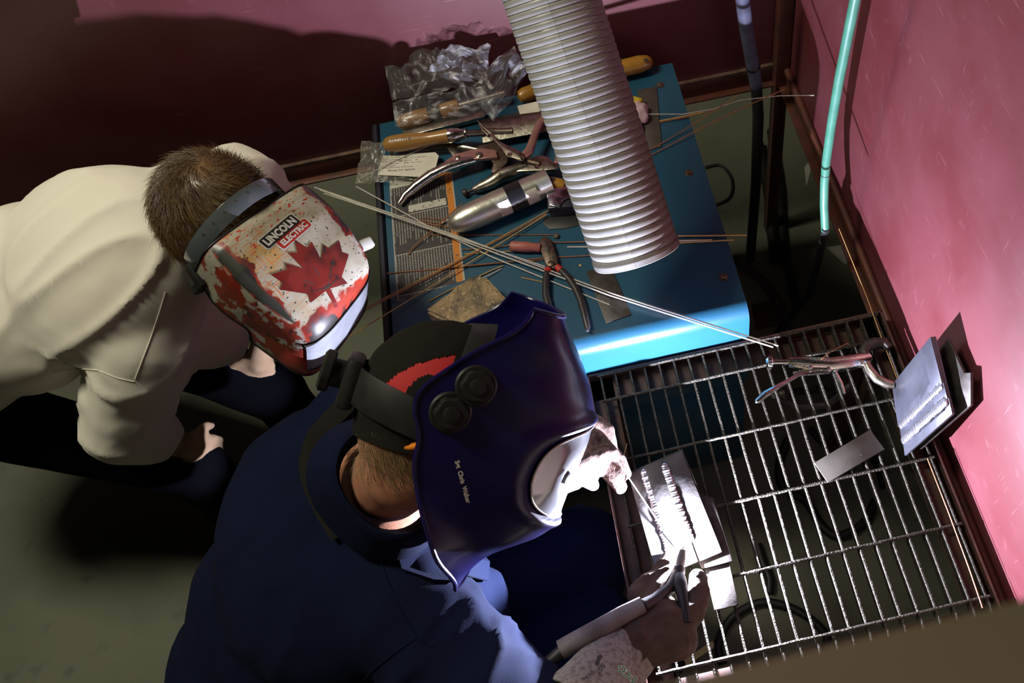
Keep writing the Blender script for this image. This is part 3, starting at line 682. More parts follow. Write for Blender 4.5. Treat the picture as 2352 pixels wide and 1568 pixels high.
mrod([(822, 412, .03), (905, 370, .022), (1022, 317, .026)], 'steel', 'thin silver wire lying over the paper tag', 0.0010)

# --- diagonal cutters
t = thing('diagonal_cutters', 'diagonal cutters with black grips and red collars on the machine', 'pliers', MX(pm(1290, 640)))
h = 0.010
MB().prism([pm(*p, .004) for p in ((1240, 560), (1247, 550), (1256, 548), (1268, 556), (1275, 575), (1282, 600), (1284, 615), (1274, 622), (1266, 620), (1258, 618), (1250, 600), (1243, 578))], V((0, 0, .011))).build('jaw', 'plier_steel', t, world=True, bevel=0.0025)
MB().prism([pm(*p, .0152) for p in ((1252, 552), (1262, 562), (1262, 585), (1250, 575))], V((0, 0, .0012))).build('cutting_edge', 'dark_steel', t, world=True, bevel=0.0004)
MB().lathe([(0, .0075), (.003, .0072), (.004, .005)], MX(pm(1266, 606, .0150), R3(UP, V((1, 0, 0)))), 16).build('pivot', 'plier_steel', t, world=True)
for path, col_, nm in (([(1260, 616), (1256, 628), (1254, 650), (1254, 680), (1262, 710), (1276, 742), (1297, 772), (1302, 778)], 0, 'handle'), ([(1279, 612), (1292, 624), (1307, 640), (1322, 662), (1334, 690), (1342, 720), (1349, 750), (1350, 760)], 1, 'handle')):
    P = [pm(x, y, h) for x, y in path]
    MB().tube(P, [.005, .0072, .0078, .0078, .0076, .0072, .0064, .003], 12).build('handle', 'grip_black', t, world=True)
    MB().tube([P[0], lerp(P[0], P[1], .75)], [(.0065), (.0078)], 12).build('collar', 'grip_red', t, world=True)
MB().tube([pm(1275, 612, h), pm(1266, 628, h), pm(1262, 634, h)], .0014, 6).build('spring', 'dark_steel', t, world=True)
# --- pink ceramic cup, loose nut, small plate
t = thing('ceramic_cup', 'pink ceramic torch cup lying beside the cutters', 'cup', MX(pm(1205, 566)))
f = R3(pm(1242, 569, .010) - pm(1172, 565, .010), UP); L_ = (pm(1242, 569, .010) - pm(1172, 565, .010)).length
MB().lathe([(0, .006), (.001, .0095), (.004, .0108), (L_ * .62, .0112), (L_ * .66, .0096), (L_ * .97, .0096), (L_, .0085)], MX(pm(1172, 565, .0115), f), 20).build('shell', 'ceramic_pink', t, world=True)
MB().lathe([(L_ - .002, .0062), (L_ + .0005, .0062)], MX(pm(1172, 565, .0115), f), 14).build('bore', 'dark_steel', t, world=True)
solo('hex_nut', MB().lathe([(0, .0065), (.006, .0065), (.0068, .005)], MX(pm(1278, 544), R3(UP, V((1, .2, 0)))), 6), 'bolt_steel', 'loose dark hex nut lying above the cutters', 'nut', ang=25)
solo('nut', MB().lathe([(0, .0028), (.002, .0028)], MX(pm(1333, 610), R3(UP, V((1, 0, 0)))), 8), 'gold_rod', 'tiny brass crumb right of the cutters', 'crumb')
solo('steel_plate', plate([(1346, 622), (1404, 612), (1450, 722), (1392, 742)], ZM, .0025), 'mill_plate', 'rust-flecked bare steel plate beside the cutters on the machine', 'plate', bevel=.0004)
# --- gritty block
q = [(966, 742), (985, 700), (1082, 634), (1112, 630), (1168, 692), (1120, 790), (990, 800)]
b = MB().prism([pm(*p, .055) - V((0, 0, .051)) for p in ((975, 712), (1080, 634), (1110, 630), (1168, 690), (1085, 775))], V((0, 0, .053)))
bm = bmesh.new(); bm.from_mesh(b.mesh('x')); bmesh.ops.recalc_face_normals(bm, faces=bm.faces[:])
bmesh.ops.bevel(bm, geom=bm.edges[:], offset=.006, segments=2, affect='EDGES'); bmesh.ops.triangulate(bm, faces=bm.faces[:])
bmesh.ops.subdivide_edges(bm, edges=bm.edges[:], cuts=5, use_grid_fill=True)
for v in bm.verts: v.co += V((noise.noise(v.co * 60), noise.noise(v.co * 60 + V((9, 0, 0))), noise.noise(v.co * 60 + V((0, 9, 0))))) * .0028 + v.normal * noise.noise(v.co * 240) * .0012
b = MB(); bm.verts.index_update(); b.v = [v.co.copy() for v in bm.verts]; b.f = [tuple(x.index for x in f.verts) for f in bm.faces]; bm.free()
solo('stone_block', b, 'brick_block', 'gritty tan stone block with worn corners between the two helmets', 'block', ang=60)

# --- locking pliers (one builder, three tools)
def riv(m, p, r=.005, hh=.003):
    m.lathe([(0, r), (hh * .5, r), (hh, r * .55)], MX(p, R3(UP, V((1, 0, 0)))), 14); return m
t = thing('locking_pliers', 'big locking pliers with a long chrome handle and pink painted jaw arm', 'pliers', MX(pm(1010, 400)))
H1 = .030
MB().tube([pm(917, 468, .010), pm(930, 449, .012), pm(955, 428, .018), pm(990, 403, .024), pm(1030, 383, H1), pm(1070, 371, H1), pm(1093, 366, H1)], [(.006, .006), (.0085, .009), (.0125, .012), (.0135, .013), (.013, .012), (.012, .011), (.010, .009)], 12).build('upper_handle', 'chrome', t, world=True)
MB().prism([pm(*p, H1) for p in ((1000, 396), (1030, 372), (1048, 360), (1075, 352), (1105, 346), (1140, 350), (1145, 366), (1110, 370), (1070, 372), (1040, 380))], V((0, 0, .009))).build('jaw_arm', 'pink_paint', t, world=True, bevel=.0012)
MB().prism([pm(*p, H1 - .012) for p in ((1100, 342), (1150, 330), (1170, 345), (1168, 380), (1150, 398), (1140, 404), (1130, 402), (1136, 382), (1128, 372), (1100, 368))], V((0, 0, .011))).build('jaw', 'plier_steel', t, world=True, bevel=.0015)
m = MB(); riv(m, pm(1101, 357, H1 + .009), .0085, .004); riv(m, pm(1101, 357, H1 + .012), .005, .003); m.build('pivot', 'tool_steel', t, world=True)
m = MB(); riv(m, pm(1052, 363, H1 + .009), .006, .003); m.build('rivet', 'tool_steel', t, world=True)
m = MB(); riv(m, pm(1013, 382, H1 + .006), .003, .002); m.build('rivet', 'tool_steel', t, world=True)
MB().tube([pm(975, 345, .014), pm(1015, 336, .016), pm(1060, 340, .018), pm(1110, 348, .020)], [(.006, .003), (.009, .004), (.010, .005), (.006, .004)], 8).build('lower_handle', 'tool_steel', t, world=True)
MB().prism([pm(*p, .022) for p in ((1026, 340), (1040, 336), (1062, 360), (1046, 366))], V((0, 0, .003))).build('link', 'tool_steel', t, world=True, bevel=.0005)

t = thing('locking_pliers', 'small locking pliers with open pointed lever and two shiny rivets', 'pliers', MX(pm(1170, 330)))
H2 = .044
MB().prism([pm(*p, H2) for p in ((1126, 305), (1133, 307), (1143, 325), (1160, 334), (1185, 345), (1204, 356), (1209, 364), (1202, 371), (1184, 367), (1164, 360), (1152, 342), (1140, 330), (1127, 318))], V((0, 0, .006))).build('lever_plate', 'tool_steel', t, world=True, bevel=.0012)
for a_, b_ in (((1128, 308), (1097, 277)), ((1122, 312), (1100, 285))):
    MB().tube([pm(*a_, H2 + .003), pm((a_[0] + b_[0]) / 2 - 2, (a_[1] + b_[1]) / 2, H2 + .004), pm(*b_, H2 + .004)], [.0034, .003, .0014], 8).build('lever_prong', 'tool_steel', t, world=True)
for x, y in ((1171, 355), (1200, 363)): riv(MB(), pm(x, y, H2 + .0058), .0048, .004).build('rivet', 'chrome', t, world=True)
MB().tube([pm(1198, 362, H2 - .006), pm(1214, 350, H2 - .006), pm(1222, 330, H2 - .003), pm(1230, 305, H2), pm(1240, 283, H2), pm(1252, 270, H2)], [.009, .0105, .0095, .0085, .0085, .008], 10).build('jaw', 'pink_paint', t, world=True)
MB().tube([pm(1200, 366, H2 - .010), pm(1215, 372, H2 - .012), pm(1240, 378, H2 - .014)], [.008, .009, .008], 10).build('jaw', 'plier_steel', t, world=True)

t = thing('locking_pliers', 'brass-toned locking pliers with an adjusting screw above the metal cylinder', 'pliers', MX(pm(1180, 410)))
H3 = .024
MB().tube([pm(1087, 436, .012), pm(1103, 430, .014), pm(1130, 418, .020), pm(1150, 404, H3), pm(1180, 394, H3), pm(1210, 384, H3)], [(.0065, .0065), (.011, .010), (.0135, .012), (.015, .012), (.015, .011), (.013, .010)], 12).build('upper_handle', 'tool_steel', t, world=True)
MB().prism([pm(*p, H3 - .004) for p in ((1180, 388), (1205, 378), (1225, 368), (1245, 363), (1262, 368), (1272, 378), (1282, 382), (1286, 390), (1276, 397), (1250, 399), (1215, 400), (1185, 402))], V((0, 0, .012))).build('head', 'tool_steel', t, world=True, bevel=.003)
riv(MB(), pm(1233, 384, H3 + .008), .0052, .004).build('rivet', 'chrome', t, world=True)
f = R3(pm(1087, 436, .012) - pm(1064, 445, .010), UP); L_ = (pm(1087, 436, .012) - pm(1064, 445, .010)).length
MB().lathe([(-.002, .006), (0, .0085), (.006, .0088), (.0075, .0075), (.008, .0036), (L_, .0036)], MX(pm(1065, 444, .010), f), 16).build('adjusting_screw', 'mill_plate', t, world=True)
MB().tube([pm(1270, 382, H3), pm(1278, 372, H3 + .004), pm(1279, 360, H3 + .006)], [.005, .005, .004], 8).build('jaw', 'pink_paint', t, world=True)

# --- the wooden-handled slapper with a welded tube and plate
t = thing('slapper_tool', 'polished wooden handled metal slapper with a branded grip on the machine', 'tool', MX(pm(1000, 315)))
hz = .040
pa, pb = pm(880, 334, hz), pm(1032, 312, hz + .004); f = R3(pb - pa, RC @ V((0, 0, 1))); L_ = (pb - pa).length
grip = MB().lathe([(0, .004), (.003, .011), (.010, .0165), (.022, .0190), (.045, .0195), (.070, .0180), (.092, .0148), (.108, .0140), (L_ - .004, .0160), (L_, .0158)], MX(pa, f), 24)
grip.build('handle', 'wood', t, world=True)
MB().lathe([(0, .0055), (.0004, .005)], MX(pm(904, 350, hz) + f @ V((0, 0, 0)) + (RC @ V((0, -.004, 0.0115))), R3(RC @ V((0, -.5, 1)), V((1, 0, 0)))), 12).build('hang_hole', 'ink', t, world=True)
ferr = [(L_ - .001, .0168), (L_ + .006, .0172), (L_ + .020, .0150), (L_ + .034, .0100), (L_ + .036, .0112), (L_ + .039, .0112), (L_ + .041, .0085)]
MB().lathe(ferr, MX(pa, f), 24).build('ferrule', 'chrome', t, world=True)
MB().tube([pb + f @ V((.036, 0, 0)), pm(1095, 306, hz - .002), pm(1125, 302, hz - .008), pm(1150, 303, hz - .012), pm(1178, 302, hz - .014)], [.0075, .0075, .008, .0085, .009], 12).build('tang', 'tool_steel', t, world=True)
bl = MB(); A_, B_ = pm(1108, 304, .020), pm(1300, 270, .020); fw = R3(B_ - A_, UP)
LB = (B_ - A_).length
bl.grid(lambda u, v: A_ + fw @ V((u * LB, (v - .5) * .070, .013 * math.cos((v - .5) * 2.4))), 12, 10)
bl.build('blade', 'tool_steel', t, world=True, solid=.002)
vs, fs = text('& LeeValley', .0095, 0.0001)
bv = grip.bvh(); O = pa + f @ V((.046, 0, 0)); tx = -(f @ V((1, 0, 0))); nz_ = (RC @ V((0, 0.15, 1))).normalized(); nz_ = (nz_ - tx * nz_.dot(tx)).normalized(); ty = nz_.cross(tx)
decal(vs, fs, O, tx, ty, nz_, bv, .0003, .05).build('brand_mark', 'ink', t, world=True, smooth=False)

# --- metal cylinder with tape
t = thing('metal_cylinder', 'silver round-nosed metal cylinder banded with black tape and paper labels', 'cylinder', MX(pm(1140, 470)))
pa, pb = pm(1030, 520, .030), pm(1262, 418, .032); f = R3(pb - pa, RC @ V((0, 0, 1))); LC = (pb - pa).length; rc = .030
prof = [(0, .003), (.003, .011), (.010, .018), (.022, .0235), (.040, .0275), (.060, .0295), (.080, rc), (LC, rc * .98), (LC, rc * .92), (LC - .01, rc * .9)]
body = MB().lathe(prof, MX(pa, f), 36); body.build('body', 'aluminium', t, world=True)
MB().lathe([(LC * .585, rc + .0002), (LC * .587, rc + .001), (LC * .735, rc + .001), (LC * .737, rc + .0002)], MX(pa, f), 36, cap=False).build('tape_band', 'tape', t, world=True)
def wrap(u0, u1, a0, a1, r): return MB().grid(lambda u, v: pa + f @ V((lerp(u0, u1, u) * LC, r * math.sin(lerp(a0, a1, v)), r * math.cos(lerp(a0, a1, v)))), 2, 10)
for u0, u1 in ((.475, .58), (.745, .85)):
    wrap(u0, u1, -1.25, -.10, rc + .0007).build('paper_label', 'paper', t, world=True)
    for i in range(4): wrap(lerp(u0, u1, .2 + .2 * i), lerp(u0, u1, .22 + .2 * i), -1.1, -.25, rc + .0009).build('ruled_line', 'ink', t, world=True)
t = thing('file_handle', 'stubby yellow wooden handle end poking out of the metal cylinder', 'handle', MX(pm(1275, 424)))
f2 = R3(pm(1310, 432, .024) - pm(1255, 420, .026), UP)
MB().lathe([(0, .014), (.02, .0165), (.035, .0165), (.045, .012), (.048, .004)], MX(pm(1252, 420, .026), f2), 20).build('grip', 'wood_yellow', t, world=True)
MB().lathe([(0, .005), (.0006, .0048)], MX(pm(1270, 410, .0432), R3(UP, V((1, 0, 0)))), 12).build('hang_hole', 'ink', t, world=True)
# --- dark bracket with polished flange, dark plate
t = thing('angle_bracket', 'dark bracket with a scratched mirror-bright flange beside the ribbed hose', 'bracket', MX(pm(1290, 470)))
MB().prism([pm(*p, .034) for p in ((1254, 442), (1258, 436), (1312, 430), (1320, 455), (1300, 458), (1290, 466), (1287, 478), (1262, 472))], V((0, 0, .003))).build('flange', 'mirror_blue', t, world=True, bevel=.0006)
MB().prism([pm(*p, .002) for p in ((1262, 474), (1330, 456), (1330, 492), (1264, 498))], V((0, 0, .030))).build('body', 'black_trim', t, world=True, bevel=.002)
solo('dark_pad', plate([(1247, 500), (1330, 482), (1352, 512), (1300, 524), (1262, 526), (1248, 514)], ZM, .002), 'rubber', 'flat dark pad under the mirror-bright bracket', 'pad', bevel=.0005)
# --- yellow handles behind the duct, plate, rag
t = thing('file_handle', 'yellow wooden handle sticking out behind the ribbed hose', 'handle', MX(pm(1440, 150)))
pa = pm(1350, 176, .026); pb = pm(1499, 140, .026); f = R3(pb - pa, UP); L_ = (pb - pa).length
MB().lathe([(0, .017), (L_ * .5, .0195), (L_ * .8, .020), (L_ * .93, .016), (L_ * .985, .009), (L_, .002)], MX(pa, f), 22).build('grip', 'wood_yellow', t, world=True)
MB().lathe([(0, .0052), (.0008, .005)], MX(pm(1484, 138, .0435), R3(UP, V((1, 0, 0)))), 14).build('hang_hole', 'ink', t, world=True)
t = thing('file_handle', 'yellow wooden handle lying by the big plastic bag', 'handle', MX(pm(1205, 215)))
pa = pm(1190, 225, .022); pb = pm(1260, 195, .022)
MB().lathe([(0, .004), (.004, .014), (.015, .018), (.05, .017), (.07, .013)], MX(pa, R3(pb - pa, UP)), 18).build('grip', 'wood_yellow', t, world=True)
solo('steel_plate', plate([(1465, 206), (1508, 198), (1520, 336), (1470, 348)], ZM, .003), 'grey_plate', 'narrow dull plate lying at the back right of the machine', 'plate', bevel=.0005)
rg = thing('work_glove', 'crumpled yellow and pink work glove tucked behind the ribbed hose', 'glove', MX(pm(1465, 260)))
def crumple(c, r, seed):
    m = MB().ell((0, 0, 0), r, None, 20, 14); m.v = [p * (1 + .35 * noise.noise(p * 70 + V((seed, 0, 0)))) + V(c) for p in m.v]; return m
crumple(pm(1452, 236, .018), (.026, .016, .012), 3).build('cuff', 'rag_yellow', rg, world=True)
crumple(pm(1470, 256, .016), (.018, .030, .014), 5).build('palm', 'rag_pink', rg, world=True)
crumple(pm(1462, 285, .012), (.010, .024, .010), 8).build('finger', 'rag_pink', rg, world=True)
# --- tools inside the big bag + tag + strip behind
t = thing('slapper_tool', 'two-part wooden handled tool inside the clear plastic bag', 'tool', MX(pm(1000, 255)))
pa = pm(912, 285, .022); pb = pm(1160, 215, .030); f = R3(pb - pa, UP); L_ = (pb - pa).length
MB().lathe([(0, .004), (.004, .013), (.014, .018), (.045, .0195), (.072, .018), (.075, .017)], MX(pa, f), 20).build('handle', 'wood', t, world=True)
MB().lathe([(.074, .015), (.105, .015)], MX(pa, f), 20).build('ferrule', 'dark_steel', t, world=True)
MB().lathe([(.104, .016), (.110, .018), (.140, .018), (.146, .016)], MX(pa, f), 20).build('collar', 'wood', t, world=True)
MB().lathe([(.146, .012), (L_, .010)], MX(pa, f), 16).build('shank', 'tool_steel', t, world=True)
solo('metal_bar', MB().box((pm(1080, 268, .012) + pm(960, 300, .012)) / 2, (.19, .030, .012), R3(pm(1120, 250, .01) - pm(920, 300, .01))), 'tool_steel', 'flat grey metal bar under the bagged tool', 'bar', bevel=.002)
solo('paper_tag', plate([(1188, 243), (1236, 232), (1240, 256), (1194, 262)], ZM + .030, .0008), 'paper', 'small white paper slip by the ribbed hose', 'paper')
solo('metal_bar', MB().box((pm(1230, 268, .022) + pm(1180, 275, .022)) / 2, (.10, .034, .014), R3(pm(1240, 262, .01) - pm(1150, 280, .01))), 'dark_steel', 'dark metal block under the white paper slip', 'bar', bevel=.003)
# paper tag with printing
q = [(868, 402), (868, 396), (880, 358), (1000, 350), (1008, 358), (996, 404), (990, 408)]
tg = thing('paper_tag', 'white printed repair tag with handwriting on the machine corner', 'tag', MX(pm(935, 380, .020)))
tagm = MB().prism([pm(*p, .020) for p in q], V((0, 0, .0008))); tagm.build('card', 'paper', tg, world=True, smooth=False)
tx = (pm(1000, 352, .02) - pm(880, 360, .02)).normalized(); ty = UP.cross(tx)
def tagtext(s, x, y, size, m_='ink', al='LEFT'):
    vs, fs = text(s, size, 0, al); o_ = pm(x, y, .0211); MB().add([o_ + tx * p.x + ty * p.y + UP * .0001 for p in vs], fs).build('print', m_, tg, world=True, smooth=False)
for i, s in enumerate(('Incident', 'Incorrect Content', 'Wrong Product', 'Missing Parts', 'Substandard Parts', 'Miscellaneous')):
    tagtext(s, 889 - i * 1.1, 358 + i * 4.7, .0042)
for i, s in enumerate(('Item', 'Date:  2 C 1 3  Feb  12 11', 'Work #       137', 'Order:   Je w 1 4 3 5')): tagtext(s, 930 - i * .8, 357 + i * 5.6, .0046)
tagtext('Missing welds or seams, slots of material', 878, 386, .0042); tagtext('Missing 3rd  separate', 890, 392, .0072)
MB().box(pm(930, 372, .0209), (.0004, .030, .0002), R3(tx)).build('ruled_line', 'ink', tg, world=True)

# --- plastic bags
def film_sheet(px, seed, amp, n=26, name='film'):
    """px: four corners with heights -> crumpled sheet"""
    c = [pm(*p) for p in px]
    def fn(u, v):
        p = lerp(lerp(c[0], c[1], u), lerp(c[3], c[2], u), v)
        q = V((u * 2.6, v * 2.6, seed)); q2 = V((u * 1.5 + v * 3.5, v * 1.0 - u * .6, seed + 4))
        r1 = 1 - 2 * abs(noise.noise(q)); r2 = 1 - 2 * abs(noise.noise(q2 * 1.6)); e = min(1, 6 * min(u, 1 - u, v, 1 - v) + .45)
        return p + V((noise.noise(q) * .5, noise.noise(q + V((7, 0, 0))) * .5, r1 * .8 + r2 * .5 + .12 * noise.noise(q * 5))) * amp * e
    return MB().grid(fn, n, n)
t = thing('plastic_bag', 'big crumpled clear plastic bag covering tools at the machine back', 'bag', MX(pm(1040, 200)))
film_sheet([(912, 300, .030), (905, 240, .060), (1115, 200, .085), (1140, 262, .045)], 1.0, .022).build('front_panel', 'bag_film', t, world=True, ang=80)
film_sheet([(905, 240, .055), (878, 118, .085), (1010, 122, .115), (1105, 200, .085)], 2.3, .030).build('left_flap', 'bag_film', t, world=True, ang=80)
film_sheet([(980, 176, .10), (1015, 135, .115), (1130, 112, .13), (1120, 196, .085)], 4.1, .030).build('middle_flap', 'bag_film', t, world=True, ang=80)
film_sheet([(1075, 208, .085), (1180, 110, .11), (1215, 170, .085), (1134, 284, .050)], 6.7, .020).build('right_flap', 'bag_film', t, world=True, ang=80)
zl = MB()
for i in range(5): zl.tube([pm(1107 + i * 5, 238 - i * 1 + i * 6.0, .076 - i * .004), pm(1148 + i * 4, 180 + i * 8.0, .092 - i * .004)], .0006, 5)
zl.build('zip_ridges', 'bag_film', t, world=True)
t = thing('plastic_bag', 'small clear plastic bag hanging over the machine corner by the tag', 'bag', MX(pm(850, 380, .01)))
film_sheet([(819, 426, -.005), (832, 324, .012), (892, 332, .034), (870, 420, .012)], 9.1, .014).build('front_panel', 'bag_small', t, world=True, ang=80)
film_sheet([(866, 420, .014), (872, 360, .020), (1062, 380, .006), (1040, 410, .004)], 11.1, .006).build('flap', 'bag_small', t, world=True, ang=80)

# ================================================================== HANGING HOSES
t = thing('air_hose', 'pale green air hose hanging in front of the right wall', 'hose', MX(atx(1893, 540, .535)))
gp = [atx(x, y, X_) for x, y, X_ in ((1990, -120, .535), (1964, 0, .535), (1948, 80, .535), (1928, 180, .535), (1910, 285, .535), (1898, 370, .535), (1894, 420, .535), (1893, 470, .532), (1896, 530, .53))]
MB().tube(gp, .0092, 18).build('hose_body', 'hose_green', t, world=True)
MB().tube([gp[-1] + V((0, 0, .01)), gp[-1] + V((.004, .02, -.12)), gp[-1] + V((.02, .08, -.40)), gp[-1] + V((-.05, .12, -.655))], .0088, 12).build('hose_tail', 'rubber', t, world=True, label='hose tail coloured black in place of shade')  # lower hose fades into shade; that darkness is put into its black colour
for y_ in (393, 400): 
    c = atx(1895.4, y_, .535); d = (gp[5] - gp[6]).normalized(); MB().lathe([(-.0012, .0095), (-.0008, .0099), (.0008, .0099), (.0012, .0095)], MX(c, R3(d, V((1, 0, 0)))), 18, cap=False).build('ring', 'rubber', t, world=True)
t = thing('cable_sleeve', 'grey-blue sleeved cable hanging in the corner with a dark band', 'hose', MX(aty(1737, 196, .70)))
bp = [aty(x, y, .70) for x, y in ((1700, -80), (1706, 0), (1712, 50), (1722, 110), (1731, 160), (1737, 196))]
MB().tube(bp, [.0165] * 5 + [.015], 16).build('sleeve', 'hose_blue', t, world=True)
MB().lathe([(-.004, .0168), (-.003, .0175), (.003, .0175), (.004, .0168)], MX(aty(1730, 153, .70), R3(bp[4] - bp[3], V((1, 0, 0)))), 18, cap=False).build('band', 'rubber', t, world=True)
bq_ = [bp[-1], bp[-1] + V((.005, -.01, -.10)), bp[-1] + V((.0, -.03, -.35)), bp[-1] + V((-.03, -.10, -.62))]
MB().tube(bq_, .0145, 12).build('cable_core', 'rubber', t, world=True)
# ================================================================== HELMETS
def view_frame(x, y):
    n = -ray(x, y).normalized(); ex = RC @ V((1, 0, 0)); ex = (ex - n * ex.dot(n)).normalized(); ey = n.cross(ex); return ex, ey, n
def interp(tab, u):
    for a, b in zip(tab, tab[1:]):
        if u <= b[0]:
            s = (u - a[0]) / (b[0] - a[0]); s = max(0, min(1, s))
            return [lerp(p, q, s) for p, q in zip(a[1:], b[1:])]
    return list(tab[-1][1:])
def smooth_tab(tab, u, w=0.012):
    acc = None
    for d in (-1, -.5, 0, .5, 1):
        r = interp(tab, max(tab[0][0], min(tab[-1][0], u + d * w))); acc = r if acc is None else [a + b for a, b in zip(acc, r)]
    return [a / 5 for a in acc]
# ---------------- the navy helmet: local x forward (face), y left, z up (crown)
ex, ey, ez = view_frame(1130, 1000)
F = (ex * .95 - ey * .24 - ez * .17).normalized(); U = (ex * .21 + ey * .95 + ez * .22); U = (U - F * U.dot(F)).normalized(); Rt = F.cross(U)
KB = 1.18                       # the welder is set 1.18 times farther off and larger than first measured
HB = MX(dp(1130, 1000, 1.06 * KB), Matrix((F, -Rt, U)).transposed() * KB)
tb = thing('welding_helmet', 'glossy navy welding helmet with two black side knobs and white name lettering', 'helmet', HB)
#        u      f_front f_edge  b
TB = [(-0.1720, 0.0220, 0.0060, 0.0160), (-0.1600, 0.0340, 0.0000, 0.0360), (-0.1480, 0.0580, -0.0080, 0.0520), (-0.1250, 0.0840, -0.0340, 0.0820), (-0.1020, 0.1000, -0.0480, 0.0980), (-0.0750, 0.1080, -0.0660, 0.1060), (-0.0480, 0.1080, -0.0800, 0.1110), (-0.0220, 0.1070, -0.0910, 0.1150), (0.0080, 0.1110, -0.0920, 0.1160), (0.0220, 0.1120, -0.1010, 0.1160), (0.0350, 0.1130, -0.1100, 0.1160), (0.0550, 0.1100, -0.1060, 0.1150), (0.0700, 0.1050, -0.0960, 0.1140), (0.0816, 0.1000, -0.0840, 0.1120), (0.1020, 0.0860, -0.0680, 0.1060), (0.1200, 0.0730, -0.0480, 0.1080), (0.1436, 0.0500, -0.0220, 0.1050), (0.1560, 0.0400, -0.0180, 0.1010), (0.1660, 0.0300, -0.0140, 0.0920)]
def shell_b(u, ph, off=0.0):
    ff, fe, b = smooth_tab(TB, u)
    c, s_ = math.cos(ph), math.sin(ph)
    if u < -.08:      # the chin curls under in front while the side skirts hang lower and flare
        k_ = (-.08 - u) / .092; u = -.08 - k_ * (.052 + .040 * abs(s_) ** 4); b = b + .006 * k_ * abs(s_) ** 16
    kk = min(1, max(0, (-.03 - u) / .06)); p = V((fe + (ff - fe) * max(c, 0) ** lerp(.72, 1.05, kk), b * (abs(s_) ** lerp(.86, 1.0, kk)) * (1 if s_ > 0 else -1), u))
    if u < -.05:      # neck flare: the lower side skirts bell outward toward the back edge
        wv = min(1, (-.05 - u) / .06); e_ = max(0, (fe + .055 - p.x) / .055); p.y += (1 if s_ > 0 else -1) * .026 * wv * e_ ** 1.6
    # brow and chin lip around the lens recess
    q = (abs(ph / 1.0) ** 2.5 + abs((u + 0.010) / 0.060) ** 2.5) ** 0.4
    d = 0.006 * math.exp(-((q - 1.13) / 0.10) ** 2) - 0.0035 * (1 / (1 + math.exp((q - 1.0) / 0.03)))
    if -1.2 < q: 
        n = V((c, s_ * 0.9, 0)).normalized(); p += n * (d + off)
    return p
NU, NV = 96, 80
sh = MB().grid(lambda a, b: shell_b(lerp(-.172, .166, a), lerp(-math.pi / 2, math.pi / 2, b)), NU, NV)
bvB = sh.bvh(); shv = MB(); shv.v = list(sh.v); shv.f = list(sh.f)
sh.build('shell', 'helmet_navy', tb, ang=60, solid=.003)
edge = [shell_b(lerp(-.172, .166, i / 60), math.pi / 2) for i in range(61)] + [shell_b(.166, lerp(math.pi / 2, -math.pi / 2, i / 16)) for i in range(1, 16)] + [shell_b(lerp(.166, -.172, i / 60), -math.pi / 2) for i in range(61)]
MB().tube(edge + [shell_b(-.172, lerp(-math.pi / 2, math.pi / 2, i / 10)) for i in range(1, 11)], .0026, 8).build('rim', 'helmet_navy', tb)
def lens_pt(r, a, off): 
    s_, c_ = math.sin(a), math.cos(a); return shell_b(-.010 + .058 * r * abs(s_) ** .8 * (1 if s_ > 0 else -1), .97 * r * abs(c_) ** .8 * (1 if c_ > 0 else -1), off)
lm_ = MB(); nr, na = 10, 48
vs = [lens_pt(i / nr, 2 * math.pi * j / na, .0032) for i in range(nr + 1) for j in range(na)]
lm_.add(vs, [(i * na + j, i * na + (j + 1) % na, (i + 1) * na + (j + 1) % na, (i + 1) * na + j) for i in range(nr) for j in range(na)])
lm_.build('lens_cover', 'lens_cover', tb, ang=70)
MB().tube([lens_pt(1.01, 2 * math.pi * j / 64, .0030) for j in range(65)], .0012, 6).build('lens_seal', 'print_white', tb)
c = lens_pt(.62, math.pi, .0045); c2 = lens_pt(.62, math.pi - .3, .0045); fr_ = R3(c2 - c, V((1, -1, 0)))
MB().prism([c + fr_ @ V(p) for p in ((-.008, -.004, 0), (.006, -.0055, 0), (.008, .003, 0), (.002, .005, 0), (-.008, .004, 0))], fr_ @ V((0, 0, .0016))).build('sensor_window', 'lens_dark', tb, bevel=.0004)
def knob(u, f, nm):
    h = bvB.ray_cast(V((f, -.3, u)), V((0, 1, 0)), .4); p = h[0]; n = h[1] if h[1].y < 0 else -h[1]; fr = R3(n, V((0, 0, 1)))
    k0 = MB().lathe([(-.004, .022), (.002, .0225), (.004, .0205), (.004, .018)], MX(p, fr), 28).build('knob', 'plastic_black', tb)
    m = MB(); vs = []; N = 48
    for x, r in ((.003, .0165), (.012, .0160), (.0145, .0145)):
        for j in range(N):
            rr_ = r + (.0014 if (j // 2) % 4 < 2 else 0) ; an = 2 * math.pi * j / N; vs.append(p + fr @ V((x, rr_ * math.cos(an), rr_ * math.sin(an))))
    m.add(vs, [(i * N + j, i * N + (j + 1) % N, (i + 1) * N + (j + 1) % N, (i + 1) * N + j) for i in range(2) for j in range(N)] + [tuple(range(2 * N, 3 * N))])
    m.build('grip_ring', 'plastic_black', k0)
    MB().lathe([(.0145, .0090), (.0172, .0085), (.0180, .006)], MX(p, fr), 20).build('center_cap', 'plastic_black', k0)
def pxl(x, y):  # where the sight line through a point of the photo meets the shell, in helmet axes
    d = HB.inverted().to_3x3() @ ray(x, y).normalized(); o_ = HB.inverted() @ CAM
    h = bvB.ray_cast(o_, d, 5); return h[0]
for x, y in ((1093, 886), (1034, 946)):
    h = pxl(x, y)
    if h is not None: knob(h.z, h.x, 'knob')
vs, fs = text('Sgt  Chris  Walker', .0098, .0004)
a_, b_ = pxl(1049, 1058), pxl(1076, 1154); mid = (a_ + b_) / 2; txd = (b_ - a_); tl = txd.length; txd.normalize()
nY = V((0, -1, 0)); txd = (txd - nY * txd.dot(nY)).normalized(); tyd = nY.cross(txd)
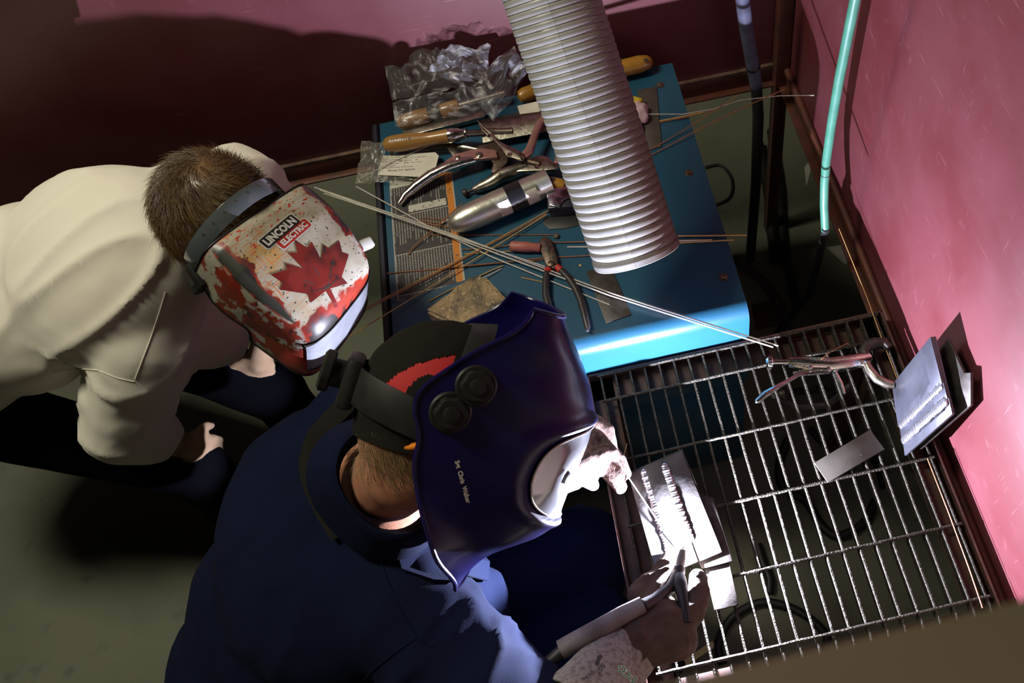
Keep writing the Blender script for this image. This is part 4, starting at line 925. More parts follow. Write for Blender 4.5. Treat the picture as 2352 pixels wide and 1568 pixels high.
xs = [p.x for p in vs]; sc_ = tl / (max(xs) - min(xs))
decal([p * sc_ for p in vs], fs, mid, txd, tyd, nY, bvB, .0004, .06).build('name_lettering', 'print_white', tb, smooth=False)
# headgear: crown strap, side band, rear ratchet
hc = V((-.072, 0, .022)); hr = (.095, .081, .100)       # the head (with cap) inside the helmet
def on_head(f, u, sgn=1, off=.004):
    a = (f - hc.x) / hr[0]; b = (u - hc.z) / hr[2]; y = math.sqrt(max(0.02, 1 - a * a - b * b)); p = V((f, sgn * y * hr[1], u))
    n = V((a / hr[0], sgn * y / hr[1], b / hr[2])).normalized(); return p + n * off
def band(fn, n, wdt, th=.0022):
    m = MB(); vs = []
    for i in range(n + 1):
        p, ax = fn(i / n); nn_ = V(((p.x - hc.x) / hr[0] ** 2, p.y / hr[1] ** 2, (p.z - hc.z) / hr[2] ** 2)).normalized()
        for a, b in ((-.5, 0), (.5, 0), (.5, 1), (-.5, 1)): vs.append(p + ax * (wdt * a) + nn_ * (th * b))
    m.add(vs, [(i * 4 + j, i * 4 + (j + 1) % 4, i * 4 + 4 + (j + 1) % 4, i * 4 + 4 + j) for i in range(n) for j in range(4)] + [(0, 1, 2, 3), (n * 4 + 3, n * 4 + 2, n * 4 + 1, n * 4)]); return m
def crown_path(t):
    an = lerp(-2.0, 2.0, t); u = hc.z + hr[2] * 1.045 * math.cos(an) * .98; y = hr[1] * 1.045 * math.sin(an)
    return V((hc.x + .024 - .010 * abs(an) , y, u)), V((1, 0, .25)).normalized()
hb_ = band(crown_path, 40, .030).build('crown_strap', 'plastic_black', tb, bevel=.0006)
for i in range(6):
    p, ax = crown_path(.70 + .035 * i); n = V(((p.x - hc.x) / hr[0] ** 2, p.y / hr[1] ** 2, (p.z - hc.z) / hr[2] ** 2)).normalized()
    MB().lathe([(.0021, .0028), (.0027, .0026)], MX(p, R3(n, V((1, 0, 0)))), 10).build('strap_hole', 'ink', hb_)
def side_path(t):
    an = lerp(-2.75, 2.75, t); return V((hc.x - hr[0] * 1.05 * math.cos(an + math.pi) * -1 * -1 if False else hc.x + hr[0] * 1.05 * math.cos(an + math.pi), -hr[1] * 1.05 * math.sin(an + math.pi), hc.z - .010 + .012 * math.cos(an))), V((0, 0, 1))
hb2 = band(side_path, 60, .042).build('head_band', 'plastic_black', tb, bevel=.0006)
rp = V((hc.x - hr[0] * 1.03, 0, hc.z + .004))
MB().box(rp + V((-.004, 0, -.004)), (.020, .062, .060)).build('ratchet_housing', 'plastic_black', tb, bevel=.007)
rk = MB().lathe([(0, .0165), (.016, .0165)], MX(rp + V((-.010, 0, 0)), R3(V((-1, 0, 0)), V((0, 0, 1)))), 24).build('ratchet_knob', 'plastic_black', tb)
m = MB(); N = 32; vs = []
for x, r in ((.022, .021), (.024, .0235), (.032, .0235), (.035, .019)):
    for j in range(N): an = 2 * math.pi * j / N; rr_ = r + (.0012 if j % 4 < 2 else 0); vs.append(rp + V((-.004 - x, rr_ * math.cos(an), rr_ * math.sin(an))))
m.add(vs, [(i * N + j, i * N + (j + 1) % N, (i + 1) * N + (j + 1) % N, (i + 1) * N + j) for i in range(3) for j in range(N)] + [tuple(range(3 * N, 4 * N)), tuple(range(N))[::-1]])
m.build('knob_rim', 'plastic_black', rk)

# ---------------- the leaf helmet: local x across the brow, y up to the crown, z out of the brow panel
O_A = dp(698, 574, 1.50); ex, ey, ez = view_frame(698, 574)
aA = (ex * .785 + ey * .62); cA = (-ex * .62 + ey * .785)
tl_ = math.radians(30); nA = (ez * math.cos(tl_) + aA * math.sin(tl_)).normalized(); aA = (aA - nA * aA.dot(nA)).normalized(); cA = nA.cross(aA)
tl2 = math.radians(-7); cA2 = cA * math.cos(tl2) + nA * math.sin(tl2); nA = aA.cross(cA2); cA = cA2
HA = MX(O_A, Matrix((aA, cA, nA)).transposed())
ta = thing('welding_helmet', 'red and white maple leaf welding helmet with a maker logo on its brow', 'helmet', HA)
#      s     C(c, n)        E(c, n)        w     power
TA = [(0.00, .097, -.012, .092, -.100, .112), (0.12, .080, -.002, .070, -.112, .114), (0.30, .030, .006, .035, -.125, .117), (0.48, -.022, .007, .008, -.130, .114), (0.62, -.068, .001, -.006, -.132, .109),
      (0.70, -.098, -.008, -.012, -.135, .105), (0.75, -.115, -.022, -.016, -.138, .103), (0.80, -.126, -.048, -.020, -.146, .102), (0.88, -.146, -.092, -.026, -.165, .100), (0.94, -.160, -.125, -.032, -.185, .095), (1.0, -.158, -.175, -.046, -.210, .080)]
def shell_a(s, t, off=0.0):
    C_c, C_n, E_c, E_n, w_ = smooth_tab(TA, s, .015)
    ph = t * math.pi / 2; k_ = max(math.cos(ph), 0) ** .30; a = w_ * (abs(math.sin(ph)) ** .55) * (1 if t > 0 else -1)
    C_ = V((0, C_c, C_n)); E_ = V((0, E_c, E_n)); p = E_ + (C_ - E_) * (k_ + off / max((C_ - E_).length, .01)); sk_ = min(1, max(0, (s - .45) / .35)); return V((a * (1 + off / w_) * 1.04, p.y + a * .20 * sk_, p.z))
sa = MB().grid(lambda u, v: shell_a(u, -1 + 2 * v), 90, 100)
bvA = sa.bvh()
am = mat('helmet_art', (0.36, 0.34, 0.265), 0.42, coat=0.08)
k = NK(am)
n1 = k.noise(18, detail=6); n2 = k.noise(60, detail=4); n3 = k.noise(200, detail=3)
c = k.mix(k.ramp(n1, .40, .62), (0.36, 0.34, 0.265), (0.27, 0.24, 0.16))
# ochre-red scribbles on the left half of the brow
scr = k.m('MAXIMUM', k.ramp(k.noise(24, (1, 16, 1), 3, (0, 0, .7)), .56, .62), k.ramp(k.noise(22, (15, 1, 1), 3, (0, 0, .35)), .57, .63))
reg = k.m('MULTIPLY', k.ramp(k.m('MULTIPLY_ADD', n1, .10, k.m('MULTIPLY', k.x, -1)), .055, .11), k.m('MULTIPLY', k.ramp(k.y, -.10, -.02), 1.0))
c = k.mix(k.m('MULTIPLY', k.m('MULTIPLY', scr, reg), .85), c, (0.42, 0.10, 0.015))
c = k.mix(k.m('MULTIPLY', k.m('MULTIPLY', reg, k.ramp(n1, .45, .6)), .45), c, (0.50, 0.27, 0.04))
# red spatter near the crown, black specks everywhere
c = k.mix(k.m('MULTIPLY', k.ramp(k.noise(75, (1, 2.4, 1), 3, (0, 0, .5)), .60, .64), k.ramp(k.y, .01, .06)), c, (0.40, 0.03, 0.015))
c = k.mix(k.ramp(k.noise(150, (1, 1.6, 1), 4, (0, 0, .8)), .635, .67), c, (0.03, 0.022, 0.015))
# ragged red then black borders along both edges and the brow line
rag = k.m('MULTIPLY_ADD', k.m('ADD', n1, k.m('MULTIPLY', n2, .6)), .055, -.044)
side = k.m('ADD', k.m('ABSOLUTE', k.m('MULTIPLY_ADD', k.y, -.02, k.x)), rag)
low = k.m('SUBTRACT', rag, k.y)
zone = k.m('MAXIMUM', k.ramp(side, .088, .092), k.ramp(low, .088, .094))
c = k.mix(zone, c, k.mix(k.ramp(n1, .44, .56), (0.26, 0.022, 0.008), (0.10, 0.010, 0.007)))
edge2 = k.m('MAXIMUM', k.ramp(k.m('MULTIPLY_ADD', n2, .03, side), .117, .121), k.ramp(low, .108, .114))
c = k.mix(edge2, c, (0.018, 0.014, 0.012))
# side panels: cream torn paper over red
zs = k.m('MULTIPLY', k.z, -1)
sp = k.ramp(zs, .022, .026)
sc_ = k.mix(k.ramp(k.m('ADD', k.noise(22, detail=6), k.m('MULTIPLY', zs, 1.2)), .55, .575), (0.27, 0.25, 0.20), (0.17, 0.020, 0.010))
sc_ = k.mix(k.ramp(k.noise(120, detail=4), .62, .66), sc_, (0.04, 0.03, 0.02))
sc_ = k.mix(k.ramp(k.noise(26, (1, 1, 1), 5, (0, 0, 0), (3, 1, 2)), .60, .64), sc_, (0.05, 0.012, 0.01))
seam = k.m('MULTIPLY', k.ramp(zs, .006, .009), k.m('SUBTRACT', 1, k.ramp(zs, .020, .022)))
onside = k.ramp(k.m('ABSOLUTE', k.x), .094, .098)
c = k.mix(k.m('MULTIPLY', onside, sp), c, sc_)
c = k.mix(k.m('MULTIPLY', onside, seam), c, (0.035, 0.036, 0.030))
# the chin below the lens is plain red
chin = k.m('MULTIPLY', k.ramp(zs, .085, .092), k.ramp(k.m('MULTIPLY', k.y, -1), .10, .115))
c = k.mix(chin, c, (0.52, 0.05, 0.04))
k.nt.links.new(c, k.b.inputs['Base Color'])
sa.build('shell', 'helmet_art', ta, ang=60, solid=.003)
ed = [shell_a(0, -1 + 2 * i / 60) for i in range(61)] + [shell_a(i / 60, 1) for i in range(1, 61)] + [shell_a(1, 1 - 2 * i / 40) for i in range(1, 41)] + [shell_a(1 - i / 60, -1) for i in range(1, 61)]
MB().tube(ed, .0022, 8).build('rim', 'plastic_black', ta)
# lens band across the face
MB().grid(lambda u, v: shell_a(lerp(.775, .905, u), lerp(-.62, .62, v), .0022), 14, 30).build('lens_cover', 'lens_cover', ta, ang=70, solid=.0015)
MB().tube([shell_a(.905, lerp(-.64, .64, i / 30), .003) for i in range(31)], .0022, 6).build('lens_frame', 'plastic_black', ta)
MB().tube([shell_a(.772, lerp(-.64, .64, i / 30), .002) for i in range(31)], .0018, 6).build('lens_frame', 'plastic_black', ta)
# decals on the brow: logo plates, lettering, leaf
nZ = V((0, 0, 1)); X_, Y_ = V((1, 0, 0)), V((0, 1, 0))
def pa_(x, y):
    d = HA.inverted().to_3x3() @ ray(x, y).normalized(); o_ = HA.inverted() @ CAM; h = bvA.ray_cast(o_, d, 5); return h[0]
P0, P1 = pa_(607, 577), pa_(700, 498)
lx = P1 - P0; lx.z = 0; ll = lx.length; lx.normalize(); ly = nZ.cross(lx); ctr = (P0 + P1) / 2
def rrect(w_, h_, r=.004, n=4):
    o_ = []
    for cx, cy, a0 in ((w_ / 2 - r, h_ / 2 - r, 0), (-w_ / 2 + r, h_ / 2 - r, 90), (-w_ / 2 + r, -h_ / 2 + r, 180), (w_ / 2 - r, -h_ / 2 + r, 270)):
        for i in range(n + 1): an = math.radians(a0 + 90 * i / n); o_.append((cx + r * math.cos(an), cy + r * math.sin(an)))
    return o_
def put(pts2, dx, dy, m_, nm, eps, div=2):
    vs, fs = poly_fan(pts2, div); return decal([p + V((dx, dy, 0)) for p in vs], fs, ctr, lx, ly, nZ, bvA, eps).build(nm, m_, lg if nm != 'logo_backing' else ta, smooth=False)
W1, H1_, W2, H2_ = ll * .80, .0205, ll * .72, .0175
dx1, dy1, dx2, dy2 = -ll * .030, .0085, ll * .105, -.0095
bk = MB(); lg = None
for w_, h_, dx, dy in ((W1 + .004, H1_ + .004, dx1, dy1), (W2 + .004, H2_ + .004, dx2, dy2)):
    vs, fs = poly_fan(rrect(w_, h_, .005), 2); m_ = decal([p + V((dx, dy, 0)) for p in vs], fs, ctr, lx, ly, nZ, bvA, .0006); bk.add(m_.v, m_.f)
lg = bk.build('logo_backing', 'logo_white', ta, smooth=False)
put(rrect(W2, H2_, .004), dx2, dy2, 'logo_red', 'logo_plate', .0009)
put(rrect(W1, H1_, .004), dx1, dy1, 'logo_black', 'logo_plate', .0011)
for s, w_, h_, dx, dy in (('LINCOLN', W1 * .88, H1_ * .70, dx1, dy1), ('ELECTRIC', W2 * .84, H2_ * .62, dx2, dy2)):
    vs, fs = text(s, .02, .0009); xs = [p.x for p in vs]; ys = [p.y for p in vs]
    kx = w_ / (max(xs) - min(xs)); ky = h_ / (max(ys) - min(ys)); mx_, my_ = (max(xs) + min(xs)) / 2, (max(ys) + min(ys)) / 2
    decal([V(((p.x - mx_) * kx + dx, (p.y - my_) * ky + dy, 0)) for p in vs], fs, ctr, lx, ly, nZ, bvA, .0014).build('logo_lettering', 'logo_white', lg, smooth=False)
half = [(0, 1.0), (.13, .72), (.31, .80), (.24, .36), (.50, .64), (.56, .50), (.90, .56), (.80, .30), (.92, .20), (.46, -.16), (.52, -.34), (.06, -.27), (.045, -.66)]
leaf = [(x, y) for x, y in half] + [(-x, y) for x, y in half[1:]][::-1]
L0 = pa_(738, 640); lt_ = pa_(677, 552); Ls = (lt_ - L0).length * 1.02
vs, fs = poly_fan([(x * Ls * .98, y * Ls) for x, y in leaf], 2)
ly_ = (lt_ - L0); ly_.z = 0; ly_.normalize(); lx_ = ly_.cross(nZ)
lf = decal(vs, fs, V((L0.x, L0.y, L0.z)), lx_, ly_, nZ, bvA, .0008); lf.build('maple_leaf', 'leaf_red', ta, smooth=False)
vn = MB()
for x, y in ((0, .8), (.62, .38), (-.62, .38), (.38, -.14), (-.38, -.14)):
    a = V((0, -.24, 0)) * Ls; b = V((x, y, 0)) * Ls; d = (b - a).normalized(); s_ = V((-d.y, d.x, 0)) * .0011
    q_ = [a - s_, a + s_, b]; m_ = decal(q_ + [lerp(a, b, .5) + s_ * .7, lerp(a, b, .5) - s_ * .7], [(0, 1, 3, 4), (4, 3, 2)], V((L0.x, L0.y, L0.z)), lx_, ly_, nZ, bvA, .0011); vn.add(m_.v, m_.f)
vn.build('leaf_veins', 'ink', ta, smooth=False, kind='stuff')
# pivots, tab and headband
for sg in (-1, 1):
    p = V((sg * .110, .082, -.118)); fr_ = R3(V((sg, .25, .12)), V((0, 1, 0)))
    kb_ = MB().box(p + fr_ @ V((.006, 0, 0)), (.022, .040, .046), fr_).build('pivot_knob', 'plastic_black', ta, bevel=.005)
    MB().box(p + fr_ @ V((.0172, .0, .004)), (.001, .012, .030), fr_).build('slot', 'ink', kb_)
p = pa_(822, 548)
p = V((.118, -.075, -.02)) if p is None else p
MB().box(V((.110, p.y + .020, -.020)), (.026, .020, .014), R3(V((1, -.25, 0)))).build('side_tab', 'print_white', ta, bevel=.003)
ha_c = V((0, .115, -.115))
def band_a(t):
    an = lerp(-1.75, 1.75, t); return V((.098 * math.sin(an), .112 + .012 * math.cos(an), -.112 + .112 * math.cos(an)))
m = MB(); vs = []; N = 44
for i in range(N + 1):
    p = band_a(i / N); an = lerp(-1.75, 1.75, i / N); n_ = V((math.sin(an), 0, math.cos(an)))
    for a, b in ((-.5, 0), (.5, 0), (.5, 1), (-.5, 1)): vs.append(p + V((0, .030 * a, 0)) + n_ * (.0020 * b))
m.add(vs, [(i * 4 + j, i * 4 + (j + 1) % 4, i * 4 + 4 + (j + 1) % 4, i * 4 + 4 + j) for i in range(N) for j in range(4)])
sb = m.build('crown_strap', 'plastic_smoke', ta, bevel=.0005)
for i in range(7):
    an = lerp(-1.0, .5, i / 6); p = V((.098 * math.sin(an), .112 + .012 * math.cos(an), -.112 + .112 * math.cos(an))); n_ = V((math.sin(an), 0, math.cos(an)))
    MB().lathe([(.0019, .0027), (.0024, .0025)], MX(p + V((0, .004, 0)), R3(n_, V((0, 1, 0)))), 10).build('strap_hole', 'ink', sb)
# ================================================================== PEOPLE
def ellp(m, c, ax, up, r): m.ell(c, r, R3(ax, up), 20, 14)
def strands(pts_fn, n, length, r, seed, segs=3, lift=.35, curl=.2):
    """short hairs as thin three-sided tapering strands; pts_fn -> (root, normal, flow)"""
    rnd = random.Random(seed); m = MB(); vs = m.v; fs = m.f
    for _ in range(n):
        h = pts_fn(rnd)
        if h is None: continue
        p, nn_, fl = h; L_ = length * rnd.uniform(.6, 1.15)
        d = (fl + nn_ * lift * rnd.uniform(.5, 1.4) + V((rnd.gauss(0, 1), rnd.gauss(0, 1), rnd.gauss(0, 1))) * curl * .5).normalized()
        k0 = len(vs); q = p.copy(); sd = d.cross(nn_).normalized(); 
        for i in range(segs + 1):
            w_ = r * (1 - i / (segs + .3)); u_ = d.cross(sd).normalized()
            vs += [q + sd * w_, q - sd * w_ * .5 + u_ * w_ * .8, q - sd * w_ * .5 - u_ * w_ * .8]
            q = q + d * (L_ / segs); d = (d - nn_ * (lift * .9 / segs) + fl * .1).normalized()
        for i in range(segs):
            for j in range(3): fs.append((k0 + i * 3 + j, k0 + i * 3 + (j + 1) % 3, k0 + i * 3 + 3 + (j + 1) % 3, k0 + i * 3 + 3 + j))
    return m
def hand(m, wrist, pd, nd, sc=1.0, curl=.5, side=1, thumb=True):
    """palm and five separate bent fingers; pd = pointing direction, nd = back-of-hand normal"""
    pd = pd.normalized(); nd = (nd - pd * nd.dot(pd)).normalized(); sd = pd.cross(nd) * side
    m.ell(wrist + pd * .050 * sc, (.050 * sc, .040 * sc, .017 * sc), R3(pd, nd))
    m.cap(wrist - pd * .03 * sc, wrist + pd * .03 * sc, .026 * sc, .028 * sc)
    for i, (o_, l_) in enumerate(((-.031, .030), (-.011, .034), (.011, .032), (.030, .025))):
        a = wrist + pd * (.082 - .006 * abs(i - 1)) * sc + sd * o_ * sc; d = (pd + sd * o_ * 2.2).normalized(); r = .0105 * sc if i < 3 else .0090 * sc
        b_ = a
        for j, kk in enumerate((1.25, .85, .7)):
            an = curl * (.45 + .75 * j); dd = (d * math.cos(an) - nd * math.sin(an)).normalized(); e = b_ + dd * l_ * kk * sc
            m.cap(b_, e, r * (1 - .08 * j), r * (.93 - .08 * j), 10); b_ = e
    if thumb:
        a = wrist + pd * .022 * sc - sd * .026 * sc; b_ = a + (pd * .75 - sd * .75 - nd * .2).normalized() * .040 * sc; e = b_ + (pd * 1.0 - sd * .15 - nd * .35).normalized() * .032 * sc
        m.cap(a, b_, .014 * sc, .012 * sc, 10); m.cap(b_, e, .012 * sc, .0095 * sc, 10)

# ------------------------------------------------ the onlooker in the white shirt
neck = dp(400, 560, 1.70); chest = dp(240, 610, 1.72); belly = dp(40, 690, 1.78); pelv = dp(-190, 790, 1.86)
shR = dp(335, 785, 1.72); shL = dp(552, 432, 1.80); elR = dp(285, 985, 1.86); wrR = dp(420, 1022, 1.98)
elL = dp(655, 640, 1.98); wrL = dp(600, 810, 2.04)
hipR = dp(-130, 935, 1.95); hipL = dp(-40, 640, 2.02)
knR = dp(455, 1075, 2.06); knL = dp(640, 905, 2.12)
ftR = V((knR.x - .03, knR.y - .03, .05)); ftL = V((knL.x - .03, knL.y - .01, .05))
tilt = (chest - belly).normalized(); back = -ray(240, 610).normalized(); back = (back + RC @ V((-.35, .25, 0))).normalized()
man = thing('person', 'person in a white shirt bending with hands on knees, wearing the leaf helmet', 'person', MX(V((pelv.x, pelv.y, 0))))
hdc = dp(498, 490, 1.61)                                   # head centre
hz = (HA.to_3x3() @ V((0, 1, 0))).normalized(); hn = (HA.to_3x3() @ V((0, 0, 1))).normalized(); ha_ = (HA.to_3x3() @ V((1, 0, 0))).normalized()
b = MB()
ellp(b, chest, tilt, back, (.20, .185, .115)); ellp(b, belly, tilt, back, (.19, .165, .105)); ellp(b, pelv, tilt, back, (.16, .175, .12))
ellp(b, lerp(chest, neck, .7), (shL - shR), back, (.19, .09, .07))
b.cap(neck, lerp(neck, hdc, .9), .058, .06)
b.ell(hdc, (.084, .102, .110), Matrix((ha_, hz, hn)).transposed())
b.cap(hdc - hn * .05 - hz * .02, hdc - hz * .085 - hn * .055, .06, .038)    # jaw, inside the helmet
b.cap(hdc - hz * .09 - hn * .01, hdc - hz * .112 - hn * .018, .012, .014)   # nose
for sg in (-1, 1): b.ell(hdc + ha_ * .080 * sg - hn * .035, (.010, .022, .032), Matrix((ha_, hz, hn)).transposed())
for s_, e_, w_, sd in ((shR, elR, wrR, 1), (shL, elL, wrL, -1)):
    b.cap(s_, e_, .052, .041); b.cap(e_, w_, .040, .029)
hand(b, wrR, (knR - wrR) + RC @ V((.05, .02, -.05)), -ray(450, 1040).normalized(), 1.0, .75, 1)
hand(b, wrL, (dp(585, 905, 2.10) - wrL), -ray(600, 860).normalized(), 1.0, .75, -1)
for h_, k_, f_ in ((hipR, knR, ftR), (hipL, knL, ftL)): b.cap(h_, k_, .085, .062); b.cap(k_, f_, .058, .042)
bo = blob(b, .0075, 6); bo.build('body', 'skin_pale', man, world=True, ang=80)
# shirt
b = MB()
ellp(b, chest, tilt, back, (.235, .196, .130)); ellp(b, belly, tilt, back, (.24, .190, .128)); ellp(b, lerp(belly, pelv, .6), tilt, back, (.22, .192, .13)); ellp(b, lerp(belly, pelv, 1.2), tilt, back, (.2, .19, .13))
ellp(b, lerp(chest, neck, .62), (shL - shR), back, (.215, .10, .085))
ellp(b, lerp(shR, chest, .25), tilt, back, (.13, .10, .10))
b.cap(neck, lerp(neck, hdc, .25), .082, .070)
b.cap(shR, elR, .092, .078); b.cap(elR, lerp(elR, wrR, .38), .078, .066)
b.cap(shL, elL, .085, .070); b.cap(elL, lerp(elL, wrL, .25), .070, .060); b.cap(lerp(shR, chest, .4), dp(478, 765, 1.86), .11, .078)
sh = blob(b, .010, 10)
armd = (elR - shR).normalized(); crossd = (shL - shR).normalized()
def shirt_w(p, n):
    na = min(1, max(0, 1 - ((p - lerp(shR, elR, .6)).length - .10) / .15))
    f_ = fold(p, (tilt * .75 + crossd * .65).normalized(), 8.5, 3.0) * .013 * (1 - .5 * na) + fold(p, crossd.cross(armd).normalized(), 11, 8.0) * .012 * na
    return f_ + noise.noise(p * 30) * .001
wrinkle(sh, shirt_w); shb = sh.bvh(); sh_o = sh.build('shirt', 'white_shirt', man, world=True, ang=80, label='loose white long shirt with sleeves rolled to the forearm')
def on(bv, x, y, off=.001):
    d = ray(x, y).normalized(); h = bv.ray_cast(CAM, d, 6)
    return None if h[0] is None else h[0] + (h[1] if h[1].dot(d) < 0 else -h[1]) * off
def seam(bv, px, r, name, m_, par, sub=6, off=.0003):
    pts = []
    for (x0_, y0_), (x1_, y1_) in zip(px, px[1:]):
        for i in range(sub):
            q = on(bv, lerp(x0_, x1_, i / sub), lerp(y0_, y1_, i / sub), off)
            if q is not None and (not pts or (q - pts[-1]).length < .08): pts.append(q)
    if len(pts) > 2: return MB().tube(pts, r, 6).build(name, m_, par, world=True)
seam(shb, [(380, 670), (368, 710), (345, 780), (322, 840), (308, 876)], .0014, 'sleeve_seam', 'white_shirt', man)
seam(shb, [(308, 876), (270, 868), (225, 850), (175, 846), (110, 856)], .0012, 'sleeve_seam', 'white_shirt', man)
# trousers
b = MB()
for h_, k_, f_ in ((hipR, knR, ftR), (hipL, knL, ftL)): b.cap(h_, k_, .095, .070); b.cap(k_, f_ + V((0, 0, .03)), .068, .060)
ellp(b, lerp(hipR, hipL, .5), tilt, back, (.17, .2, .14))
tr = blob(b, .012, 8); wrinkle(tr, lambda p, n: crease(p, V((1, 0, .2)).normalized(), 9) * .006); tr.build('trousers', 'black_cloth', man, world=True, ang=80)
for f_ in (ftR, ftL):
    b = MB(); b.ell(f_ + V((.06, -.01, -.005)), (.135, .048, .045)); b.ell(f_ + V((-.01, 0, .03)), (.055, .045, .05)); q = blob(b, .008, 5)
    for v in q.v: v.z = max(v.z, .001)
    q.build('boot', 'rubber', man, world=True)
# hair
Mh = Matrix((ha_, hz, hn)).transposed(); hr_a = V((.098, .116, .120))
cw = V((.05, .35, .9)).normalized()
def hair_a(rnd):
    while True:
        d = V((rnd.gauss(0, 1), rnd.gauss(0, 1), rnd.gauss(0, 1))).normalized()
        if d.y > -.55 and d.z > -.62 - .35 * d.y and not (d.y < -.1 and d.z < .1): break
    nl = V((d.x / hr_a.x, d.y / hr_a.y, d.z / hr_a.z)).normalized()
    t_ = d - cw; t_ = t_ + nl.cross(d - cw) * 1.1 + V((.35, -.10, 0)); t_ = (t_ - nl * t_.dot(nl)).normalized()
    p = V((d.x * hr_a.x, d.y * hr_a.y, d.z * hr_a.z)) * rnd.uniform(.90, 1.03)
    return hdc + Mh @ p, Mh @ nl, Mh @ t_
b = MB(); b.ell((0, 0, 0), (.0945, .111, .116), None, 32, 20)
kp = [(i, p) for i, p in enumerate(b.v)]
keep = [f for f in b.f if all(b.v[i].y > -.058 and b.v[i].z > -.078 - .35 * b.v[i].y for i in f)]
b.f = keep; b.v = [hdc + Mh @ (p * (1 + .05 * noise.noise(p * 40))) for p in b.v]
hr_o = b.build('hair', 'hair_brown', man, world=True, ang=80)
strands(hair_a, 9000, .030, .00055, 11, 3, .30, .35).build('hair_strands', 'hair_brown', man, world=True, kind='stuff', ang=180)
# forearm hairs
def arm_hair(rnd):
    t_ = rnd.uniform(.40, .98); c_ = lerp(elR, wrR, t_); d = (wrR - elR).normalized(); a = rnd.uniform(0, 6.28); u_ = d.orthogonal().normalized(); n_ = (u_ * math.cos(a) + d.cross(u_) * math.sin(a))
    return c_ + n_ * lerp(.039, .029, t_), n_, d
strands(arm_hair, 900, .014, .0003, 21, 2, .5, .5).build('arm_hair', 'hair_brown', man, world=True, kind='stuff', ang=180)

# ------------------------------------------------ the welder in navy
HBr = HB.to_3x3(); fF, lL, uU = [HBr @ V(v) for v in ((1, 0, 0), (0, 1, 0), (0, 0, 1))]
hcB = HB @ hc
c7 = dp(872, 1118, 1.40); upb = dp(765, 1240, 1.50); mid_ = dp(690, 1440, 1.56); pelB = dp(600, 1760, 1.64)
sR = dp(930, 1395, 1.38); sL = dp(830, 985, 1.58); eR = V((-.200, -.672, .875)); wR = at(1400, 1510, ZG + .085)
eL = V((-.275, -.215, .775)); wL = at(1275, 1096, ZG + .068)
kR = V((-.115, -.475, .545)); kL = V((-.115, -.295, .545)); fR = V((-.16, -.46, .05)); fL = V((-.18, -.26, .05))
hR = pelB + V((.03, -.10, -.02)); hL = pelB + V((.0, .11, -.02))
ab = (upb - mid_).normalized()
MBK.K = KB
bk_ = (-ray(650, 1300).normalized() + RC @ V((-.5, .1, 0))).normalized(); cr = (sR - sL).normalized()
wel = thing('person', 'person in navy coveralls and black cap welding under the navy helmet', 'person', MX(V((pelB.x, pelB.y, 0))))
b = MBK()
ellp(b, upb, cr, bk_, (.185, .14, .10)); ellp(b, mid_, ab, bk_, (.17, .15, .105)); ellp(b, pelB, ab, bk_, (.16, .16, .12)); ellp(b, lerp(mid_, pelB, .5), ab, bk_, (.17, .15, .11))
MB.ell(b, hcB, (.087, .075, .094), HBr); 
b.cap(hcB + fF * .045 - uU * .045, hcB + fF * .062 - uU * .100, .060, .036)
b.cap(hcB + fF * .092 - uU * .012, hcB + fF * .110 - uU * .030, .012, .014)
for sg in (-1, 1): MB.ell(b, hcB + lL * .078 * sg - uU * .028, (.020, .009, .030), HBr)
nk0 = hcB - uU * .080 - fF * .012
b.cap(nk0, c7, .052, .056); b.cap(hcB - fF * .02 - uU * .03, nk0, .066, .055); b.cap(c7, upb, .07, .09)
for s_, e_, w_ in ((sR, eR, wR), (sL, eL, wL)): b.cap(s_, e_, .053, .042); b.cap(e_, w_, .042, .030)
for h_, k_, f_ in ((hR, kR, fR), (hL, kL, fL)): b.cap(h_, k_, .085, .062); b.cap(k_, f_, .058, .042)
bo = blob(b, .008, 5); bvS = bo.bvh(); bo.build('body', 'skin', wel, world=True, ang=80)
# coverall
b = MBK()
ellp(b, upb, cr, bk_, (.225, .168, .125)); ellp(b, mid_, ab, bk_, (.20, .185, .13)); ellp(b, lerp(mid_, pelB, .5), ab, bk_, (.21, .19, .135)); ellp(b, pelB, ab, bk_, (.19, .19, .14))
ellp(b, lerp(upb, c7, .55), cr, bk_, (.15, .085, .075))
b.cap(lerp(sR, upb, .35), sR, .10, .088); b.cap(sR, eR, .086, .074); b.cap(dp(985, 1345, 1.50), dp(1078, 1390, 1.57), .066, .060); b.cap(dp(1078, 1390, 1.57), dp(1082, 1530, 1.55), .060, .066); b.cap(eR, lerp(eR, wR, .45), .054, .036)
b.cap(sL, eL, .080, .066); b.cap(eL, lerp(eL, wL, .80), .066, .046)
for h_, k_, f_ in ((hR, kR, fR), (hL, kL, fL)): b.cap(h_, k_, .112, .088); b.cap(k_, f_ + V((0, 0, .04)), .086, .074)
cv = blob(b, .0115, 9)
ad = (eR - sR).normalized()
def cov_w(p, n):
    near = max(0, 1 - (p - lerp(sR, eR, .8)).length / .22)
    return fold(p, ab, 9, 5.0) * .008 + fold(p, (ad + cr * .4).normalized().cross(bk_).normalized(), 10, 2.0) * (.004 + .026 * near) + noise.noise(p * 34) * .001
wrinkle(cv, cov_w); cvb = cv.bvh(); cv.build('coverall', 'navy_cloth', wel, world=True, ang=80)
seam(cvb, [(868, 1270), (885, 1320), (905, 1370), (930, 1420), (958, 1462), (1000, 1490)], .0018, 'shoulder_seam', 'navy_cloth', wel)
seam(cvb, [(960, 1462), (905, 1500), (860, 1535), (830, 1567)], .0016, 'back_seam', 'navy_cloth', wel)
